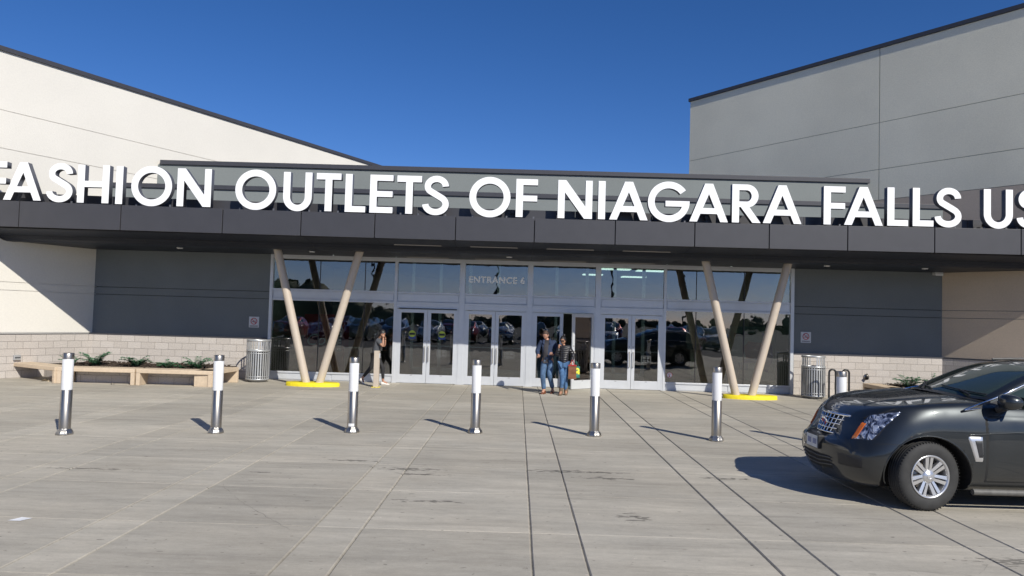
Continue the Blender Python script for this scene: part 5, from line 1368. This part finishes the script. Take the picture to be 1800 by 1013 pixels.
# bags she carries
def bag(c, w_, d_, h, m_, label, rim=None, rz=0, prt=None):
    t = thing('shopping_bag', label, 'bag', (c[0], c[1], c[2]), 0, 'bags in the hand of the woman')
    T = Matrix.Translation(c) @ Matrix.Rotation(rz, 4, 'Z')
    mb = MB(); n = 6; v = []
    for i in range(n + 1):
        z = h * i / n; s_ = 1 - .04 * math.sin(math.pi * i / n); q = .012 * math.sin(i * 2.1)
        v += [(-w_ / 2 * s_, -d_ / 2, z), (0, -d_ / 2 - q, z), (w_ / 2 * s_, -d_ / 2, z), (w_ / 2 * s_, 0 + q, z), (w_ / 2 * s_, d_ / 2, z), (0, d_ / 2, z), (-w_ / 2 * s_, d_ / 2, z), (-w_ / 2 * s_, q, z)]
    f = [(i * 8 + k, i * 8 + (k + 1) % 8, (i + 1) * 8 + (k + 1) % 8, (i + 1) * 8 + k) for i in range(n) for k in range(8)] + [list(range(8))[::-1]]
    mb.add(v, f, 0, False, T); mb.build('bag_body', m_, t)
    if rim: mb = MB(); mb.box(-w_ / 2 - .003, w_ / 2 + .003, -d_ / 2 - .003, -d_ / 2 + .003, h - .025, h, 0, T); mb.box(w_ / 2 - .002, w_ / 2 + .004, -d_ / 2, d_ / 2, h - .025, h, 0, T); mb.build('rim', rim, t)
    mb = MB()
    for y in (-d_ / 2, d_ / 2): mb.tube([T @ V3(-w_ * .25, y, h - .01), T @ V3(-w_ * .1, y * .4, h + .12), T @ V3(w_ * .05, y * .4, h + .13), T @ V3(w_ * .25, y, h - .01)], .005, 6)
    mb.build('handle', rim or m_, t)
    if prt: mb = MB(); mb.lathe([(0, 0), (.075, 0)], (.0, -d_ / 2 - .006, h * .62), 20, axis='y', T=T, smooth=False); mb.box(.02, w_ / 2 - .01, -d_ / 2 - .008, -d_ / 2 - .005, h * .3, h * .5, 0, T); mb.build('print', prt, t)
bag((1.475, 19.80, .44), .21, .11, .37, M['bag_brown'], 'brown paper shopping bag hanging from the hand of the woman', M['sign_red'], R(-8))
bag((1.585, 19.93, .47), .17, .09, .30, M['bag_green'], 'green and yellow shopping bag behind the brown one', None, R(25), M['bag_yellow'])

# ---- woman in grey t-shirt walking in ------------------------------------
B = (-4.02, 21.25)
J = dict(pel=(-.02, 0, .86, (.115, .10)), wai=(.0, 0, 1.0, (.095, .085)), che=(.04, 0, 1.18, (.115, .095)), nec=(.085, 0, 1.325, .045), hd=(.11, 0, 1.385, .045),
         shL=(.05, .13, 1.26, .052), elL=(.19, .20, 1.08, .038), wrL=(.22, .12, 1.28, .024),
         shR=(.06, -.13, 1.26, .052), elR=(.21, -.20, 1.09, .038), wrR=(.20, -.11, 1.36, .024),
         hiL=(-.02, .075, .82, .085), knL=(.18, .075, .48, .054), anL=(.20, .075, .09, .038), toL=(.33, .075, .035, .03),
         hiR=(-.02, -.075, .82, .085), knR=(-.14, -.075, .47, .054), anR=(-.37, -.08, .175, .036), toR=(-.315, -.08, .055, .03))
J = figure(B, J, 0, 0, 0)
gl_ = thing('person', 'woman in grey t-shirt and black leggings striding behind the beige post', 'woman', (B[0], B[1], 0), 0, 'people at the entrance')
hm, HT = head_mesh(V3(B[0] + .135, B[1], 1.455), R(90), R(24), .95)
parts = [(graph(J, BODY, 'pel'), 0), (hm, None)]
for m_ in hand(V3(*J['wrR'][:3]), V3(-.1, .15, .9), V3(-.6, .6, .0), .45, .92, 1): parts.append((m_, 0))
for m_ in hand(V3(*J['wrL'][:3]), V3(-.1, -.1, .9), V3(-.6, -.6, .0), .45, .92, -1): parts.append((m_, 0))
place(join('body', parts), 'body', [M['skin_w'], M['hair_black'], M['poster_orange']], gl_)
hp = [hair_cap(HT, .088, .110, .130, back=.3)]
rnd = random.Random(6)
for k in range(16):
    y0 = rnd.uniform(-.075, .075); x0 = rnd.uniform(-.03, .03); P = []
    for i in range(7):
        t_ = i / 6; P.append((B[0] + .10 + x0 - .17 * math.sin(t_ * 1.5) + rnd.uniform(-.012, .012), B[1] + y0 * (1 + .6 * t_) + rnd.uniform(-.01, .01), 1.50 - .52 * t_ * rnd.uniform(.9, 1.1), lerp(.026, .010, t_)))
    hp.append(skin_mesh(P, [(i, i + 1) for i in range(6)], 0, 1))
place(join('hair', [(m_, 0) for m_ in hp]), 'hair', [M['hair_black']], gl_)
JJ = dict(J); JJ['hem'] = (B[0] - .03, B[1], .82, (.155, .145)); JJ['wai'] = (*J['wai'][:3], (.130, .12)); JJ['che'] = (*J['che'][:3], (.140, .12)); JJ['col'] = (B[0] + .075, B[1], 1.315, .066)
for s_ in 'LR':
    a, b = V3(*J['sh' + s_][:3]), V3(*J['el' + s_][:3]); JJ['sh' + s_] = (*a, .074); JJ['sl' + s_] = (*a.lerp(b, .62), .066)
place(graph(JJ, [['hem', 'wai', 'che', 'col'], ['che', 'shL', 'slL'], ['che', 'shR', 'slR']], 'hem'), 'shirt', [M['grey_tee']], gl_)
JT = fat(J, .008)
for s_ in 'LR': h, k_, a_ = (V3(*J[q + s_][:3]) for q in ('hi', 'kn', 'an')); JT['th' + s_] = (*h.lerp(k_, .5), .078); JT['ca' + s_] = (*k_.lerp(a_, .35), .056); JT['an' + s_] = (*k_.lerp(a_, .88), .040)
place(graph(JT, [['pel', 'hiL', 'thL', 'knL', 'caL', 'anL'], ['pel', 'hiR', 'thR', 'knR', 'caR', 'anR']], 'pel'), 'leggings', [M['legging']], gl_)
mb = MB(); a = V3(*J['anR'][:3]); shoe(mb, V3(a.x - .075, a.y, .13), V3(a.x + .075, a.y, -.002), .085, .085); mb.build('shoe', M['white_shoe'], gl_)
mb = MB(); a = V3(*J['anL'][:3]); shoe(mb, V3(a.x - .06, a.y, .0), V3(a.x + .19, a.y, .0), .085, .085); mb.build('shoe', M['white_shoe'], gl_)

# parked cars behind the viewpoint, seen mirrored in the glass
paints = [paint('car_paint_red', (.25, .02, .02)), paint('car_paint_silver', (.4, .41, .42)), paint('car_paint_black', (.015, .015, .017)), paint('car_paint_blue', (.03, .06, .16)), paint('car_paint_white', (.7, .7, .7))]
rnd = random.Random(21); pn = ['red', 'silver', 'black', 'blue', 'white']
k = 0
for row, y in enumerate((-15.4, -33)):
    for i in range(-7, 7):
        if rnd.random() < .12: continue
        c = k % 5; k += 1
        x = i * 2.8 + 1.4
        copy_tree(car, (x, y + 1.3, 0), R(-90), '%s SUV, bay %d of the %s row mirrored in the glass' % (pn[c], i + 8, ('nearest', 'second')[row]), swap=(M['car_paint'], paints[c]))['group'] = 'cars parked behind the viewpoint'
# lamp posts behind the viewpoint
def lamp_post(x, y, label):
    t = thing('lot_lamp_post', label, 'lamp post', (x, y, 0), 0, 'parking lot lamp posts')
    mb = MB(); mb.tube([(x, y, 0), (x, y, 9.5)], [.11, .07], 12); mb.build('pole', M['black'], t)
    for s_ in (-1, 1):
        mb = MB(); mb.box(x + s_ * .1, x + s_ * .9, y - .02, y + .02, 9.4, 9.45); mb.box(x + s_ * .7, x + s_ * 1.4, y - .18, y + .18, 9.32, 9.45); mb.build('lamp_head', M['black'], t)
for (x, y, l) in ((8.5, -24, 'tall twin lamp post mirrored in the right glass'), (-14, -27, 'tall twin lamp post mirrored in the left glass'), (22, -55, 'far right lamp post of the lot'), (-3, -58, 'far middle lamp post of the lot')): lamp_post(x, y, l)
# distant wood behind the lot
rnd = random.Random(8); mb = MB()
def wood(x0, x1, y, h0, h1, n, leaf):
    for k in range(n):
        x = rnd.uniform(x0, x1); yy = y + rnd.uniform(-10, 8); h = rnd.uniform(h0, h1) * (.8 + .3 * math.sin(x * .11)); r = h * rnd.uniform(.35, .6)
        b0_ = len(mb.v); mb.ball((x, yy, h * .45), (r, r * .8, h * .5), 0, 10, 7)
        mb.v[b0_:] = [(a + rnd.gauss(0, r * .07), b, max(0, c + rnd.gauss(0, h * .035))) for a, b, c in mb.v[b0_:]]
        for q in range(10):
            a_ = rnd.uniform(0, math.pi); c = Vector((x + math.cos(a_) * r * 1.02, yy + rnd.uniform(0, .4) * r, h * .45 + math.sin(a_) * h * .52)); s_ = leaf * rnd.uniform(.5, 1.3); a = rnd.uniform(0, 3.14)
            d1 = Vector((math.cos(a), 0, math.sin(a))) * s_; d2 = Vector((-math.sin(a), .2, math.cos(a))) * s_ * .6
            mb.add([c - d1, c - d2, c + d1, c + d2], [(0, 1, 2, 3)])
wood(-200, 200, -165, 2.6, 5.0, 420, .35)
wood(-75, -14, -84, 4.5, 7.5, 70, .35)
tag(mb.build('distant_wood', M['leaf_far']), kind='stuff')
